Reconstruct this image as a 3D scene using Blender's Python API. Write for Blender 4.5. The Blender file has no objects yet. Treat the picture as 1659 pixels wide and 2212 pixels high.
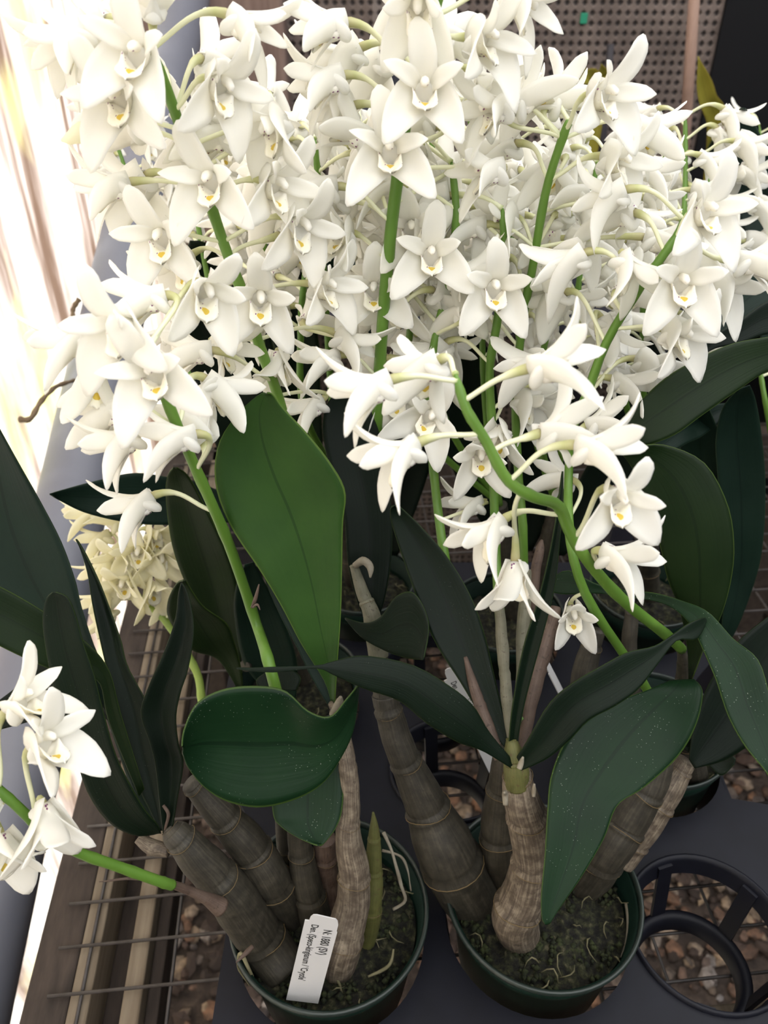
import bpy, bmesh, math, random
from mathutils import Vector, Matrix, noise
random.seed(7)
C = bpy.context.scene.collection
SC = bpy.context.scene
# ------------------------------------------------------------------ camera
PITCH = math.radians(36.0); FPX = 1722.0; CX, CY = 829.5, 1106.0
CAM = Vector((0, 0, 0.603))
R_ = Vector((1, 0, 0)); U_ = Vector((0, math.sin(PITCH), math.cos(PITCH))); F_ = Vector((0, math.cos(PITCH), -math.sin(PITCH)))
cd = bpy.data.cameras.new('camera'); cam = bpy.data.objects.new('camera', cd); C.objects.link(cam)
cam.location = CAM; cam.rotation_euler = (math.pi/2 - PITCH, 0, 0)
cd.sensor_fit = 'VERTICAL'; cd.sensor_height = 36.0; cd.lens = 36.0*FPX/2212.0
cd.clip_start = 0.02; cd.clip_end = 60
cd.dof.use_dof = True; cd.dof.focus_distance = 0.42; cd.dof.aperture_fstop = 13.0
SC.camera = cam

def P(px, py, z):
    return CAM + z*(F_ + (px-CX)/FPX*R_ + (CY-py)/FPX*U_)
def zy(py, Y):           # camera depth of the vertical plane at distance Y
    return Y/(F_.y + U_.y*(CY-py)/FPX)
def zh(py, h):           # camera depth of the horizontal plane at height h
    return (CAM.z-h)/-(F_.z + U_.z*(CY-py)/FPX)

# ------------------------------------------------------------------ materials
def mat(name):
    m = bpy.data.materials.new(name); m.use_nodes = True
    nt = m.node_tree
    return m, nt, nt.nodes['Principled BSDF']
def node(nt, t, **kw):
    n = nt.nodes.new(t)
    for k, v in kw.items():
        if k in n.inputs: n.inputs[k].default_value = v
        else: setattr(n, k, v)
    return n
def ramp(nt, fac, stops):
    r = nt.nodes.new('ShaderNodeValToRGB'); e = r.color_ramp.elements
    while len(e) < len(stops): e.new(0.5)
    for i, (p, c) in enumerate(stops):
        e[i].position = p; e[i].color = (c[0], c[1], c[2], 1)
    nt.links.new(fac, r.inputs['Fac']); return r.outputs['Color']
def mixc(nt, fac, a, b):
    m = nt.nodes.new('ShaderNodeMix'); m.data_type = 'RGBA'
    for s, v in ((m.inputs[0], fac), (m.inputs[6], a), (m.inputs[7], b)):
        if isinstance(v, (float, int)): s.default_value = v
        elif isinstance(v, tuple): s.default_value = (v[0], v[1], v[2], 1)
        else: nt.links.new(v, s)
    return m.outputs[2]
def mth(nt, op, a, b=0.0, c=0.0):
    m = nt.nodes.new('ShaderNodeMath'); m.operation = op
    for i, v in enumerate((a, b, c)):
        if isinstance(v, (float, int)): m.inputs[i].default_value = v
        else: nt.links.new(v, m.inputs[i])
    return m.outputs[0]
def noise_n(nt, vec, scale, detail=3.0, rough=0.5):
    n = nt.nodes.new('ShaderNodeTexNoise'); n.inputs['Scale'].default_value = scale
    n.inputs['Detail'].default_value = detail; n.inputs['Roughness'].default_value = rough
    if vec is not None: nt.links.new(vec, n.inputs['Vector'])
    return n.outputs['Fac']
def coord(nt, what='Object'):
    return nt.nodes.new('ShaderNodeTexCoord').outputs[what]
def scaled(nt, vec, s):
    m = nt.nodes.new('ShaderNodeMapping'); m.inputs['Scale'].default_value = s
    nt.links.new(vec, m.inputs['Vector']); return m.outputs[0]
def bump(nt, bs, h, strength, dist=0.002):
    b = nt.nodes.new('ShaderNodeBump'); b.inputs['Strength'].default_value = strength; b.inputs['Distance'].default_value = dist
    nt.links.new(h, b.inputs['Height']); nt.links.new(b.outputs[0], bs.inputs['Normal'])
def translucent_mix(nt, bs, col, fac):
    out = nt.nodes['Material Output']
    t = nt.nodes.new('ShaderNodeBsdfTranslucent'); x = nt.nodes.new('ShaderNodeMixShader')
    if isinstance(col, tuple): t.inputs['Color'].default_value = (*col, 1)
    else: nt.links.new(col, t.inputs['Color'])
    x.inputs[0].default_value = fac
    nt.links.new(bs.outputs[0], x.inputs[1]); nt.links.new(t.outputs[0], x.inputs[2]); nt.links.new(x.outputs[0], out.inputs['Surface'])
def simple(name, col, rough=0.5, spec=0.5):
    m, nt, b = mat(name)
    b.inputs['Base Color'].default_value = (*col, 1); b.inputs['Roughness'].default_value = rough
    b.inputs['Specular IOR Level'].default_value = spec
    return m
def noisy(name, stops, scale, rough=0.6, stretch=(1, 1, 1), bmp=0.0, bdist=0.001, spec=0.4, detail=5.0):
    m, nt, b = mat(name)
    v = scaled(nt, coord(nt), stretch)
    f = noise_n(nt, v, scale, detail, 0.6)
    nt.links.new(ramp(nt, f, stops), b.inputs['Base Color'])
    b.inputs['Roughness'].default_value = rough; b.inputs['Specular IOR Level'].default_value = spec
    if bmp: bump(nt, b, f, bmp, bdist)
    return m
def m_petal(name, c0, c1):
    m, nt, b = mat(name)
    f = noise_n(nt, coord(nt), 60, 2)
    col = ramp(nt, f, [(0.3, c0), (0.7, c1)])
    nt.links.new(col, b.inputs['Base Color']); b.inputs['Roughness'].default_value = 0.5
    b.inputs['Specular IOR Level'].default_value = 0.3
    v = noise_n(nt, scaled(nt, coord(nt), (1, 1, 1)), 900, 2)
    bump(nt, b, v, 0.10, 0.0003)
    translucent_mix(nt, b, col, 0.52)
    return m
PETAL = m_petal('petal_white', (0.955, 0.945, 0.892), (0.972, 0.966, 0.93))
PETAL_CREAM_SUN = m_petal('petal_cream_sun', (0.95, 0.925, 0.74), (0.965, 0.945, 0.80))  # sun's warmth on the leaning spike put into petal colour; buds share it
def m_lip():
    m, nt, b = mat('lip_spotted')
    co = coord(nt)
    vo = nt.nodes.new('ShaderNodeTexVoronoi'); vo.inputs['Scale'].default_value = 820
    nt.links.new(scaled(nt, co, (1, 0.7, 0.7)), vo.inputs['Vector'])
    spot = mth(nt, 'LESS_THAN', vo.outputs['Distance'], 0.30)
    nz = noise_n(nt, co, 230, 2)
    spot = mth(nt, 'MULTIPLY', spot, mth(nt, 'GREATER_THAN', nz, 0.53))
    d = nt.nodes.new('ShaderNodeVectorMath'); d.operation = 'DISTANCE'; nt.links.new(co, d.inputs[0]); d.inputs[1].default_value = (0, -0.0065, 0.0095)
    yel = mth(nt, 'LESS_THAN', d.outputs['Value'], 0.0015)
    pale = nt.nodes.new('ShaderNodeMapRange'); nt.links.new(d.outputs['Value'], pale.inputs['Value'])
    pale.inputs['From Min'].default_value = 0.0015; pale.inputs['From Max'].default_value = 0.006; pale.inputs['To Min'].default_value = 0.35; pale.inputs['To Max'].default_value = 0.0
    c = mixc(nt, pale.outputs[0], (0.90, 0.87, 0.78), (0.88, 0.82, 0.42))
    c = mixc(nt, spot, c, (0.20, 0.05, 0.16))
    c = mixc(nt, yel, c, (0.68, 0.48, 0.06))
    nt.links.new(c, b.inputs['Base Color']); b.inputs['Roughness'].default_value = 0.45
    return m
LIP = m_lip()
def m_pedicel():
    m, nt, b = mat('pedicel')
    uv = nt.nodes.new('ShaderNodeUVMap'); s = nt.nodes.new('ShaderNodeSeparateXYZ'); nt.links.new(uv.outputs[0], s.inputs[0])
    c = ramp(nt, s.outputs['Y'], [(0.0, (0.42, 0.50, 0.20)), (0.06, (0.74, 0.76, 0.52)), (0.6, (0.72, 0.72, 0.48)), (0.8, (0.44, 0.45, 0.20)), (1.0, (0.36, 0.31, 0.16))])
    nt.links.new(c, b.inputs['Base Color']); b.inputs['Roughness'].default_value = 0.45
    return m
PED = m_pedicel()
STEM = noisy('stem_green', [(0.3, (0.07233, 0.1617, 0.01872)), (0.7, (0.1276, 0.2468, 0.0383))], 30, 0.4, (1, 1, 0.2))
STEMP = noisy('stem_pale', [(0.3, (0.176, 0.272, 0.04)), (0.7, (0.264, 0.36, 0.072))], 30, 0.4, (1, 1, 0.2))
def m_leaf(name, c0, c1, edge, rib, rough=0.36, dust=0.0, trans=0.08, under=None, ribw=0.02):
    m, nt, b = mat(name)
    uv = nt.nodes.new('ShaderNodeUVMap'); s = nt.nodes.new('ShaderNodeSeparateXYZ'); nt.links.new(uv.outputs[0], s.inputs[0])
    v = mth(nt, 'ABSOLUTE', mth(nt, 'SUBTRACT', s.outputs['Y'], 0.5))
    f = noise_n(nt, coord(nt), 28, 4)
    # long veins running down the blade
    cb = nt.nodes.new('ShaderNodeCombineXYZ'); nt.links.new(mth(nt, 'MULTIPLY', s.outputs['Y'], 26.0), cb.inputs[0]); nt.links.new(mth(nt, 'MULTIPLY', s.outputs['X'], 1.4), cb.inputs[1])
    vein = noise_n(nt, cb.outputs[0], 1.0, 2)
    c = ramp(nt, f, [(0.3, c0), (0.72, c1)])
    c = mixc(nt, mth(nt, 'MULTIPLY', vein, 0.35), c, c1)
    if under is not None:
        g = nt.nodes.new('ShaderNodeNewGeometry')
        c = mixc(nt, g.outputs['Backfacing'], c, under)
    c = mixc(nt, mth(nt, 'MULTIPLY', mth(nt, 'LESS_THAN', v, ribw), .55), c, rib)
    c = mixc(nt, mth(nt, 'MULTIPLY', mth(nt, 'GREATER_THAN', v, 0.487), 0.6), c, edge)
    if dust:
        vo = nt.nodes.new('ShaderNodeTexVoronoi'); vo.inputs['Scale'].default_value = 620
        nt.links.new(coord(nt), vo.inputs['Vector'])
        dd = mth(nt, 'LESS_THAN', vo.outputs['Distance'], mth(nt, 'MULTIPLY', noise_n(nt, coord(nt), 45, 3), 0.36*dust))
        dd = mth(nt, 'MULTIPLY', dd, mth(nt, 'GREATER_THAN', noise_n(nt, coord(nt), 70, 2), 0.5))
        c = mixc(nt, mth(nt, 'MULTIPLY', dd, 0.45), c, (0.40, 0.45, 0.38))
    nt.links.new(c, b.inputs['Base Color'])
    nt.links.new(mth(nt, 'MULTIPLY_ADD', f, 0.22, rough-0.08), b.inputs['Roughness']); b.inputs['Specular IOR Level'].default_value = 0.16
    bump(nt, b, vein, 0.12, 0.0012)
    translucent_mix(nt, b, c, trans)
    return m
LF = {
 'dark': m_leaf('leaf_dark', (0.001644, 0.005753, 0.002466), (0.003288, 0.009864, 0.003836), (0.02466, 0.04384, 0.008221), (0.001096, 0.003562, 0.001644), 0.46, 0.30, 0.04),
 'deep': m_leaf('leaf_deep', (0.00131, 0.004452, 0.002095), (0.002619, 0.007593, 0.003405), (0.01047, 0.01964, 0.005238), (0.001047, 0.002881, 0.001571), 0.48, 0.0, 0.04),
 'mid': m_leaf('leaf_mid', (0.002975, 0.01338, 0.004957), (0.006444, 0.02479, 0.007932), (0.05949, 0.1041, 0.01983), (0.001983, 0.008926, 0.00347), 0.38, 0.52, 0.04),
 'light': m_leaf('leaf_light', (0.01584, 0.0468, 0.00864), (0.0288, 0.0756, 0.01296), (0.1152, 0.1872, 0.036), (0.00864, 0.0288, 0.00576), 0.42, 0.15, 0.12, None, 0.012),  # paler underside green, with light shining through put into the colour
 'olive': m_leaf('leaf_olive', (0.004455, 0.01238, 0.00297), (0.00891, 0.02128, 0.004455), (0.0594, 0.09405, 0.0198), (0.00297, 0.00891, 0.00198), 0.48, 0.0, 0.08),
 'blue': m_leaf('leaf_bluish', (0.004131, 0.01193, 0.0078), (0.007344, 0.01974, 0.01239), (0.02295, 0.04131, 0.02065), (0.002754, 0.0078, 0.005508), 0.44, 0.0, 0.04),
 'yellow': m_leaf('leaf_yellow', (0.24, 0.216, 0.03), (0.312, 0.276, 0.042), (0.27, 0.168, 0.03), (0.192, 0.168, 0.024), 0.5, 0.0, 0.2),
}
def m_cane(name, stops, streak):
    m, nt, b = mat(name)
    uv = nt.nodes.new('ShaderNodeUVMap')
    sv = scaled(nt, uv.outputs[0], (18, 1.2, 1))
    a = noise_n(nt, sv, 3, 5, 0.65); k = noise_n(nt, coord(nt), 160, 4, 0.6)
    f = mth(nt, 'ADD', mth(nt, 'MULTIPLY', a, 0.55), mth(nt, 'MULTIPLY', k, 0.45))
    c = ramp(nt, f, stops)
    c = mixc(nt, mth(nt, 'MULTIPLY', mth(nt, 'GREATER_THAN', noise_n(nt, coord(nt), 420, 2), 0.66), 0.6), c, streak)
    nt.links.new(c, b.inputs['Base Color']); b.inputs['Roughness'].default_value = 0.62
    bump(nt, b, f, 0.45, 0.0012)
    return m
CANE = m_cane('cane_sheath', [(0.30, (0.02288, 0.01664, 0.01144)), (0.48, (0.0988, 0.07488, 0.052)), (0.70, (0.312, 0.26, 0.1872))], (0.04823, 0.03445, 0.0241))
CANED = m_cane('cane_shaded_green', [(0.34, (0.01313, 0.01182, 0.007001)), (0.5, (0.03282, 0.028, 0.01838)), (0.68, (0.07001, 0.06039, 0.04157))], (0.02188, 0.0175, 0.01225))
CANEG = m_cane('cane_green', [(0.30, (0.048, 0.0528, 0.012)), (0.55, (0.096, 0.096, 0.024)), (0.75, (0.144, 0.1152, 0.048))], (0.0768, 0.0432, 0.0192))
BRACT = m_cane('dry_bract', [(0.30, (0.03952, 0.02174, 0.01581)), (0.5, (0.08696, 0.05534, 0.03952)), (0.75, (0.1502, 0.1067, 0.07905))], (0.03162, 0.01778, 0.01186))
BRACTG = m_cane('grey_bract', [(0.30, (0.0792, 0.07425, 0.04455)), (0.5, (0.1386, 0.1336, 0.0891)), (0.75, (0.2079, 0.1832, 0.1386))], (0.0594, 0.0495, 0.0297))
NODEM = simple('node_ring', (0.12, 0.081, 0.033), 0.7)
POT = noisy('pot_plastic', [(0.3, (0.0042, 0.0125, 0.0085)), (0.7, (0.0070, 0.0195, 0.0135))], 60, 0.5, spec=0.10)
POTRIM = simple('pot_rim_plastic', (0.0154, 0.0238, 0.0196), 0.38)
TRAY = noisy('tray_plastic', [(0.3, (0.0026, 0.0030, 0.0066)), (0.7, (0.0046, 0.0052, 0.0105))], 50, 0.55, spec=0.28)
MIX = noisy('potting_mix', [(0.36, (0.0022, 0.0020, 0.0014)), (0.48, (0.0105, 0.0100, 0.0055)), (0.58, (0.026, 0.029, 0.010)), (0.70, (0.085, 0.072, 0.042))], 230, 0.9, (1, 1, 1), 0.9, 0.004, detail=8)
MOSS = noisy('moss', [(0.36, (0.004, 0.0055, 0.002)), (0.64, (0.030, 0.038, 0.010))], 200, 0.9, (1, 1, 1), 0.5, 0.002)
ROOT = noisy('root', [(0.3, (0.132, 0.108, 0.072)), (0.7, (0.276, 0.252, 0.198))], 90, 0.7)
ROOTG = noisy('root_strand', [(0.3, (0.072, 0.066, 0.03)), (0.7, (0.18, 0.162, 0.09))], 90, 0.8)
TAGM = simple('tag_white', (0.578, 0.5708, 0.5635), 0.45)
INK = simple('ink', (0.035, 0.035, 0.032), 0.7)
WIRE = noisy('wire_galvanised', [(0.3, (0.02475, 0.0198, 0.01716)), (0.7, (0.066, 0.05775, 0.05445))], 60, 0.5)
WOODL = noisy('wood_pale', [(0.3, (0.1174, 0.087, 0.05655)), (0.7, (0.2088, 0.1697, 0.1218))], 22, 0.75, (6, 0.5, 6), 0.2)
WOODD = noisy('wood_dark', [(0.3, (0.021, 0.0147, 0.0112)), (0.7, (0.056, 0.04025, 0.0308))], 26, 0.8, (4, 0.8, 4), 0.3)
PIPE = noisy('pipe_grey', [(0.3, (0.1555, 0.1613, 0.1958)), (0.7, (0.1901, 0.1958, 0.2304))], 6, 0.5)

# ------------------------------------------------------------------ object helpers
def link(name, me, m, parent=None, mw=None, kind=None):
    o = bpy.data.objects.new(name, me); C.objects.link(o)
    if m is not None and not me.materials: me.materials.append(m)
    if parent is not None:
        o.parent = parent; o.matrix_parent_inverse = INV.get(parent.name, Matrix())
    if mw is not None: o.matrix_basis = mw
    if kind: o['kind'] = kind
    return o
INV = {}
def thing(name, label, cat, loc, group=None):
    o = bpy.data.objects.new(name, None); C.objects.link(o); o.location = loc
    o.empty_display_size = 0.02
    o['label'] = label; o['category'] = cat
    if group: o['group'] = group
    INV[o.name] = Matrix.Translation(-Vector(loc))
    return o
def tag(o, label, cat, group=None, kind=None):
    o['label'] = label; o['category'] = cat
    if group: o['group'] = group
    if kind: o['kind'] = kind
    return o
def mesh(name, vs, fs, smooth=True, uvs=None):
    me = bpy.data.meshes.new(name); me.from_pydata([tuple(v) for v in vs], [], fs)
    if smooth: me.polygons.foreach_set('use_smooth', [True]*len(me.polygons))
    if uvs is not None:
        l = me.uv_layers.new(name='UVMap')
        for i, lp in enumerate(me.loops): l.data[i].uv = uvs[lp.vertex_index]
    me.update(); return me
def merge(parts):
    vs, fs, uv = [], [], []
    for v, f, u in parts:
        n = len(vs); vs += v; fs += [tuple(i+n for i in q) for q in f]; uv += (u or [(0, 0)]*len(v))
    return vs, fs, uv
def cr(pts, n):          # Catmull-Rom through tuples / vectors
    pts = [list(p) for p in pts]; m = len(pts); out = []
    for k in range(n):
        t = k/(n-1)*(m-1); i = min(int(t), m-2); f = t-i
        p0 = pts[max(i-1, 0)]; p1 = pts[i]; p2 = pts[i+1]; p3 = pts[min(i+2, m-1)]
        out.append([0.5*(2*b+(c-a)*f+(2*a-5*b+4*c-d)*f*f+(3*b-a-3*c+d)*f**3) for a, b, c, d in zip(p0, p1, p2, p3)])
    return out
def tube(pts, rad, ns=8, cap=True):
    pts = [Vector(p) for p in pts]; n = len(pts); vs, fs, uv = [], [], []
    t0 = (pts[1]-pts[0]).normalized()
    nrm = t0.orthogonal().normalized()
    L = [0.0]
    for i in range(1, n): L.append(L[-1]+(pts[i]-pts[i-1]).length)
    for i in range(n):
        t = (pts[min(i+1, n-1)]-pts[max(i-1, 0)]).normalized()
        nrm = (nrm - t*nrm.dot(t)).normalized(); bn = t.cross(nrm)
        for k in range(ns):
            a = 2*math.pi*k/ns
            vs.append(pts[i] + rad[i]*(math.cos(a)*nrm+math.sin(a)*bn)); uv.append((k/ns, L[i]/max(L[-1], 1e-9)))
    for i in range(n-1):
        for k in range(ns):
            a, b = i*ns+k, i*ns+(k+1) % ns
            fs.append((a, b, b+ns, a+ns))
    if cap:
        fs.append(tuple(range(ns-1, -1, -1))); fs.append(tuple(range((n-1)*ns, n*ns)))
    return vs, fs, uv
def shell(grid, nu, nv, th, uvs=None, edge=0.25):
    """closed thin shell from a grid of points (nu x nv), thickness th, thinner at its edges"""
    g = [Vector(p) for p in grid]; nor = []
    for i in range(nu):
        for j in range(nv):
            du = g[min(i+1, nu-1)*nv+j]-g[max(i-1, 0)*nv+j]; dv = g[i*nv+min(j+1, nv-1)]-g[i*nv+max(j-1, 0)]
            n = du.cross(dv); nor.append(n.normalized() if n.length > 1e-12 else Vector((0, 0, 1)))
    vs, fs = [], []
    for s in (0.5, -0.5):
        for i in range(nu):
            for j in range(nv):
                e = edge if (j in (0, nv-1) or i in (0, nu-1)) else 1.0
                vs.append(g[i*nv+j]+nor[i*nv+j]*th*s*e)
    N = nu*nv
    for i in range(nu-1):
        for j in range(nv-1):
            a, b, c, d = i*nv+j, i*nv+j+1, (i+1)*nv+j+1, (i+1)*nv+j
            fs.append((a, d, c, b)); fs.append((N+a, N+b, N+c, N+d))
    rim = [i*nv for i in range(nu)] + [(nu-1)*nv+j for j in range(1, nv)] + [i*nv+nv-1 for i in range(nu-2, -1, -1)] + [j for j in range(nv-2, 0, -1)]
    for k in range(len(rim)):
        a, b = rim[k], rim[(k+1) % len(rim)]
        fs.append((a, N+a, N+b, b))
    return vs, fs, (uvs+uvs if uvs else None)
def lathe(prof, ns=56, cx=0, cy=0):
    vs, fs = [], []
    for r, z in prof:
        for k in range(ns):
            a = 2*math.pi*k/ns; vs.append((cx+r*math.cos(a), cy+r*math.sin(a), z))
    for i in range(len(prof)-1):
        for k in range(ns):
            a, b = i*ns+k, i*ns+(k+1) % ns
            fs.append((a, b, b+ns, a+ns))
    return vs, fs, None
def box(x0, x1, y0, y1, z0, z1):
    v = [(x, y, z) for z in (z0, z1) for y in (y0, y1) for x in (x0, x1)]
    return v, [(0, 2, 3, 1), (4, 5, 7, 6), (0, 1, 5, 4), (2, 6, 7, 3), (0, 4, 6, 2), (1, 3, 7, 5)], None
def bevel(me, w, seg=2):
    b = bmesh.new(); b.from_mesh(me); bmesh.ops.bevel(b, geom=b.edges[:], offset=w, segments=seg, affect='EDGES', profile=0.5); b.to_mesh(me); b.free(); return me
def recalc(me):
    b = bmesh.new(); b.from_mesh(me); bmesh.ops.recalc_face_normals(b, faces=b.faces[:]); b.to_mesh(me); b.free(); return me
# ------------------------------------------------------------------ flower meshes
def prof(u, table):
    for (a, x), (b, y) in zip(table, table[1:]):
        if u <= b:
            t = (u-a)/(b-a); t = t*t*(3-2*t); return x+(y-x)*t
    return table[-1][1]
P_DOR = [(0, .72), (.3, .93), (.6, 1), (.85, .86), (.95, .56), (1, .14)]
P_LAT = [(0, .92), (.2, 1.0), (.5, .99), (.7, .86), (.85, .64), (.95, .38), (1, .10)]
P_PET = [(0, .35), (.25, .7), (.55, 1), (.8, .85), (.93, .5), (1, .06)]
def tepal(az, L, W, ph0, ph1, cup, falc, pr, nu=13, nv=7, r0=.0015, z0=0.0, pw=1.0, twist=0.0):
    az, ph0, ph1 = map(math.radians, (az, ph0, ph1))
    er = Vector((math.cos(az), math.sin(az), 0)); et = Vector((-math.sin(az), math.cos(az), 0)); ez = Vector((0, 0, 1))
    r, z = r0, z0; g = []
    for i in range(nu):
        u = i/(nu-1); a = ph0+(ph1-ph0)*u**pw
        n = -math.cos(a)*er+math.sin(a)*ez
        w = W*prof(u, pr)
        for j in range(nv):
            v = -1+2*j/(nv-1)
            tw = twist*u
            e2 = et*math.cos(tw)+n*math.sin(tw); n2 = n*math.cos(tw)-et*math.sin(tw)
            g.append(r*er+z*ez+et*falc*L*u*u+v*w/2*e2+n2*cup*w*(v*v-.25)*(1-.6*u)+n2*.02*w*math.sin(9*u+3*v))
        if i < nu-1:
            am = ph0+(ph1-ph0)*((i+.5)/(nu-1))**pw
            r += math.sin(am)*L/(nu-1); z += math.cos(am)*L/(nu-1)
    return shell(g, nu, nv, 0.0008)
def flower_mesh(seed, op, star=False):
    rd = random.Random(seed); j = lambda s: rd.uniform(-s, s)
    wl, fl, sp_, dw = (.0094, .16, 12, .0084) if star else (.0148, .40, 0, .0098)
    parts = [tepal(90+j(6), .0255*(1+j(.06)), dw, 6, (88+j(16))*op, .24, j(.14), P_DOR)]
    parts.append(tepal(204+sp_+j(6), .0265*(1+j(.05)), wl, 18, (84+j(12))*op, .26, fl+j(.10), P_LAT, pw=.85, z0=-.001))
    parts.append(tepal(336-sp_+j(6), .0265*(1+j(.05)), wl, 18, (84+j(12))*op, .26, -fl+j(.10), P_LAT, pw=.85, z0=-.001))
    parts.append(tepal(152+j(9), .0225*(1+j(.06)), .0068, 10, (56+j(18))*op, .18, .10+j(.10), P_PET, twist=.6+j(.35)))
    parts.append(tepal(28+j(9), .0225*(1+j(.06)), .0068, 10, (56+j(18))*op, .18, -.10+j(.10), P_PET, twist=-.6+j(.35)))
    # chin under the cup, formed by the joined bases of the lateral sepals
    vs, fs = [], []
    for i in range(9):
        t = i/8; rr = .0046*math.sin(math.pi*(.12+.80*t))**.8; c = Vector((0, .0015-.0080*t, .0040-.0036*t))
        for k in range(12):
            a = 2*math.pi*k/12
            vs.append(c+Vector((math.cos(a)*rr, math.sin(a)*rr*.35, math.sin(a)*rr*.85)))
    for i in range(8):
        for k in range(12):
            a, b = i*12+k, i*12+(k+1) % 12; fs.append((a, b, b+12, a+12))
    fs.append(tuple(range(11, -1, -1))); fs.append(tuple(range(96, 108)))
    parts.append((vs, fs, None))
    v, f, _ = merge(parts)
    return recalc(mesh('flower', v, f))
def lip_mesh(seed):
    rd = random.Random(seed); nu, nv = 13, 9; g = []
    for i in range(nu):
        u = i/(nu-1); w = prof(u, [(0, .0045), (.3, .0125), (.55, .0095), (.8, .0098), (.95, .006), (1, .001)])
        for j in range(nv):
            v = -1+2*j/(nv-1)
            side = prof(u, [(0, .6), (.35, 1.0), (.6, .35), (1, .12)])
            g.append(Vector((v*w/2*(1-.25*side*abs(v)), -.0058-.0075*max(0, u-.35)**1.5+abs(v)**2*.0062*side+.0004*math.sin(11*v+6*u), .0025+.0135*u-.003*u*u)))
    parts = [shell(g, nu, nv, .0006)]
    pts = [Vector((0, .0008, .001)), Vector((0, .0014, .005)), Vector((0, .0012, .0085)), Vector((0, .0002, .0105)), Vector((0, -.0008, .0112))]
    parts.append(tube(pts, [.0019, .0017, .0017, .0014, .0006], 8))
    v, f, _ = merge(parts)
    return recalc(mesh('lip', v, f))
def bud_mesh():
    v, f, u = tube([Vector((0, 0, 0)), Vector((0, -.001, .004)), Vector((0, -.001, .010)), Vector((0, .001, .016)), Vector((0, .003, .019))], [.002, .0048, .0052, .003, .0005], 10)
    return recalc(mesh('bud', v, f))
OPEN = [0.42, 0.62, 0.80, 1.0]
FM = {(k, s): flower_mesh(11*k+s, OPEN[k]) for k in range(4) for s in range(3)}
FM.update({(4, s): flower_mesh(70+s, .80, True) for s in range(3)})
LM = [lip_mesh(s) for s in range(2)]
for me in FM.values(): me.materials.append(PETAL)
for me in LM: me.materials.append(LIP)
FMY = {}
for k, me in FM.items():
    c = me.copy(); c.materials.clear(); c.materials.append(PETAL_CREAM_SUN); FMY[k] = c
BUD = bud_mesh(); BUD.materials.append(PETAL_CREAM_SUN)

def basis(theta, tau, roll):
    th, ta = math.radians(theta), math.radians(tau)
    f = math.sin(ta)*math.cos(th)*R_+math.sin(ta)*math.sin(th)*U_-math.cos(ta)*F_
    return face_basis(f, U_ - 0.001*F_, roll)
def face_basis(f, up0, roll):
    f = f.normalized(); up = up0-f*up0.dot(f)
    if up.length < 0.15: up = -F_-f*(-F_).dot(f)
    up.normalize(); x = up.cross(f)
    a = math.radians(roll)
    up2 = up*math.cos(a)-x*math.sin(a); x2 = up2.cross(f)
    return Matrix((x2, up2, f)).transposed()
def pedicel(parent, root, fm, node_pt, out_dir, rad=1.0):
    base = fm.translation; f = fm.to_3x3().col[2].normalized()
    d = (base-node_pt).length
    h0 = out_dir.normalized()*min(.014, d*.4); h1 = -f*min(.016, d*.55)
    pts = []
    for i in range(13):
        t = i/12; a, b, c, e = node_pt, node_pt+h0, base+h1, base+f*.0012
        pts.append(a*(1-t)**3+b*3*t*(1-t)**2+c*3*t*t*(1-t)+e*t**3)
    rads = [prof(i/12, [(0, .00145), (.1, .00105), (.62, .00115), (.82, .0018), (.95, .0022), (1, .0020)])*rad for i in range(13)]
    inv = fm.inverted()
    v, fc, u = tube(pts, rads, 7)
    o = bpy.data.objects.new('pedicel', mesh('pedicel', [inv @ p for p in v], fc, True, u)); C.objects.link(o)
    o.data.materials.append(PED); o.parent = parent
    return o
def put_flower(root, base, B, k, sc, node_pt, out_dir, lip=True, suntinted=False, seed=None):
    s = random.randrange(3) if seed is None else seed % 3
    fm = Matrix.Translation(base) @ B.to_4x4() @ Matrix.Scale(sc*(.75 if k == 'bud' else 1.20), 4)
    me = BUD if k == 'bud' else (FMY if suntinted else FM)[(k, s)]
    o = link('flower_bud' if k == 'bud' else 'flower', me, None, root, fm)
    if k != 'bud' and lip:
        l = bpy.data.objects.new('lip', random.choice(LM)); C.objects.link(l); l.parent = o
    pedicel(o, root, fm, node_pt, out_dir)
    return o

# ------------------------------------------------------------------ spikes (flower stems)
class Spike:
    def __init__(s, root, pts, r0, r1, material=None, n=40):
        """pts base -> top, world points"""
        s.root = root; s.pts = [Vector(p) for p in cr(pts, n)]; s.n = n
        rd = [r0+(r1-r0)*i/(n-1) for i in range(n)]
        for i in range(4, n, 5): rd[i] *= 1.10
        rd[-1] *= .3; rd[-2] *= .7
        v, f, u = tube(s.pts, rd, 10)
        s.o = link('flower_stem', mesh('flower_stem', v, f, True, u), material or STEM, root)
        s.cam = [((p-CAM).dot(F_), p) for p in s.pts]
        s.px = [(CX+FPX*(p-CAM).dot(R_)/z, CY-FPX*(p-CAM).dot(U_)/z, z) for z, p in s.cam]
    def at_px(s, x, y):
        return min(range(s.n), key=lambda i: (s.px[i][0]-x)**2+(s.px[i][1]-y)**2)
    def depth(s, y):
        return s.px[min(range(s.n), key=lambda i: abs(s.px[i][1]-y))][2]
    def tangent(s, i):
        return (s.pts[min(i+1, s.n-1)]-s.pts[max(i-1, 0)]).normalized()
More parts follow.
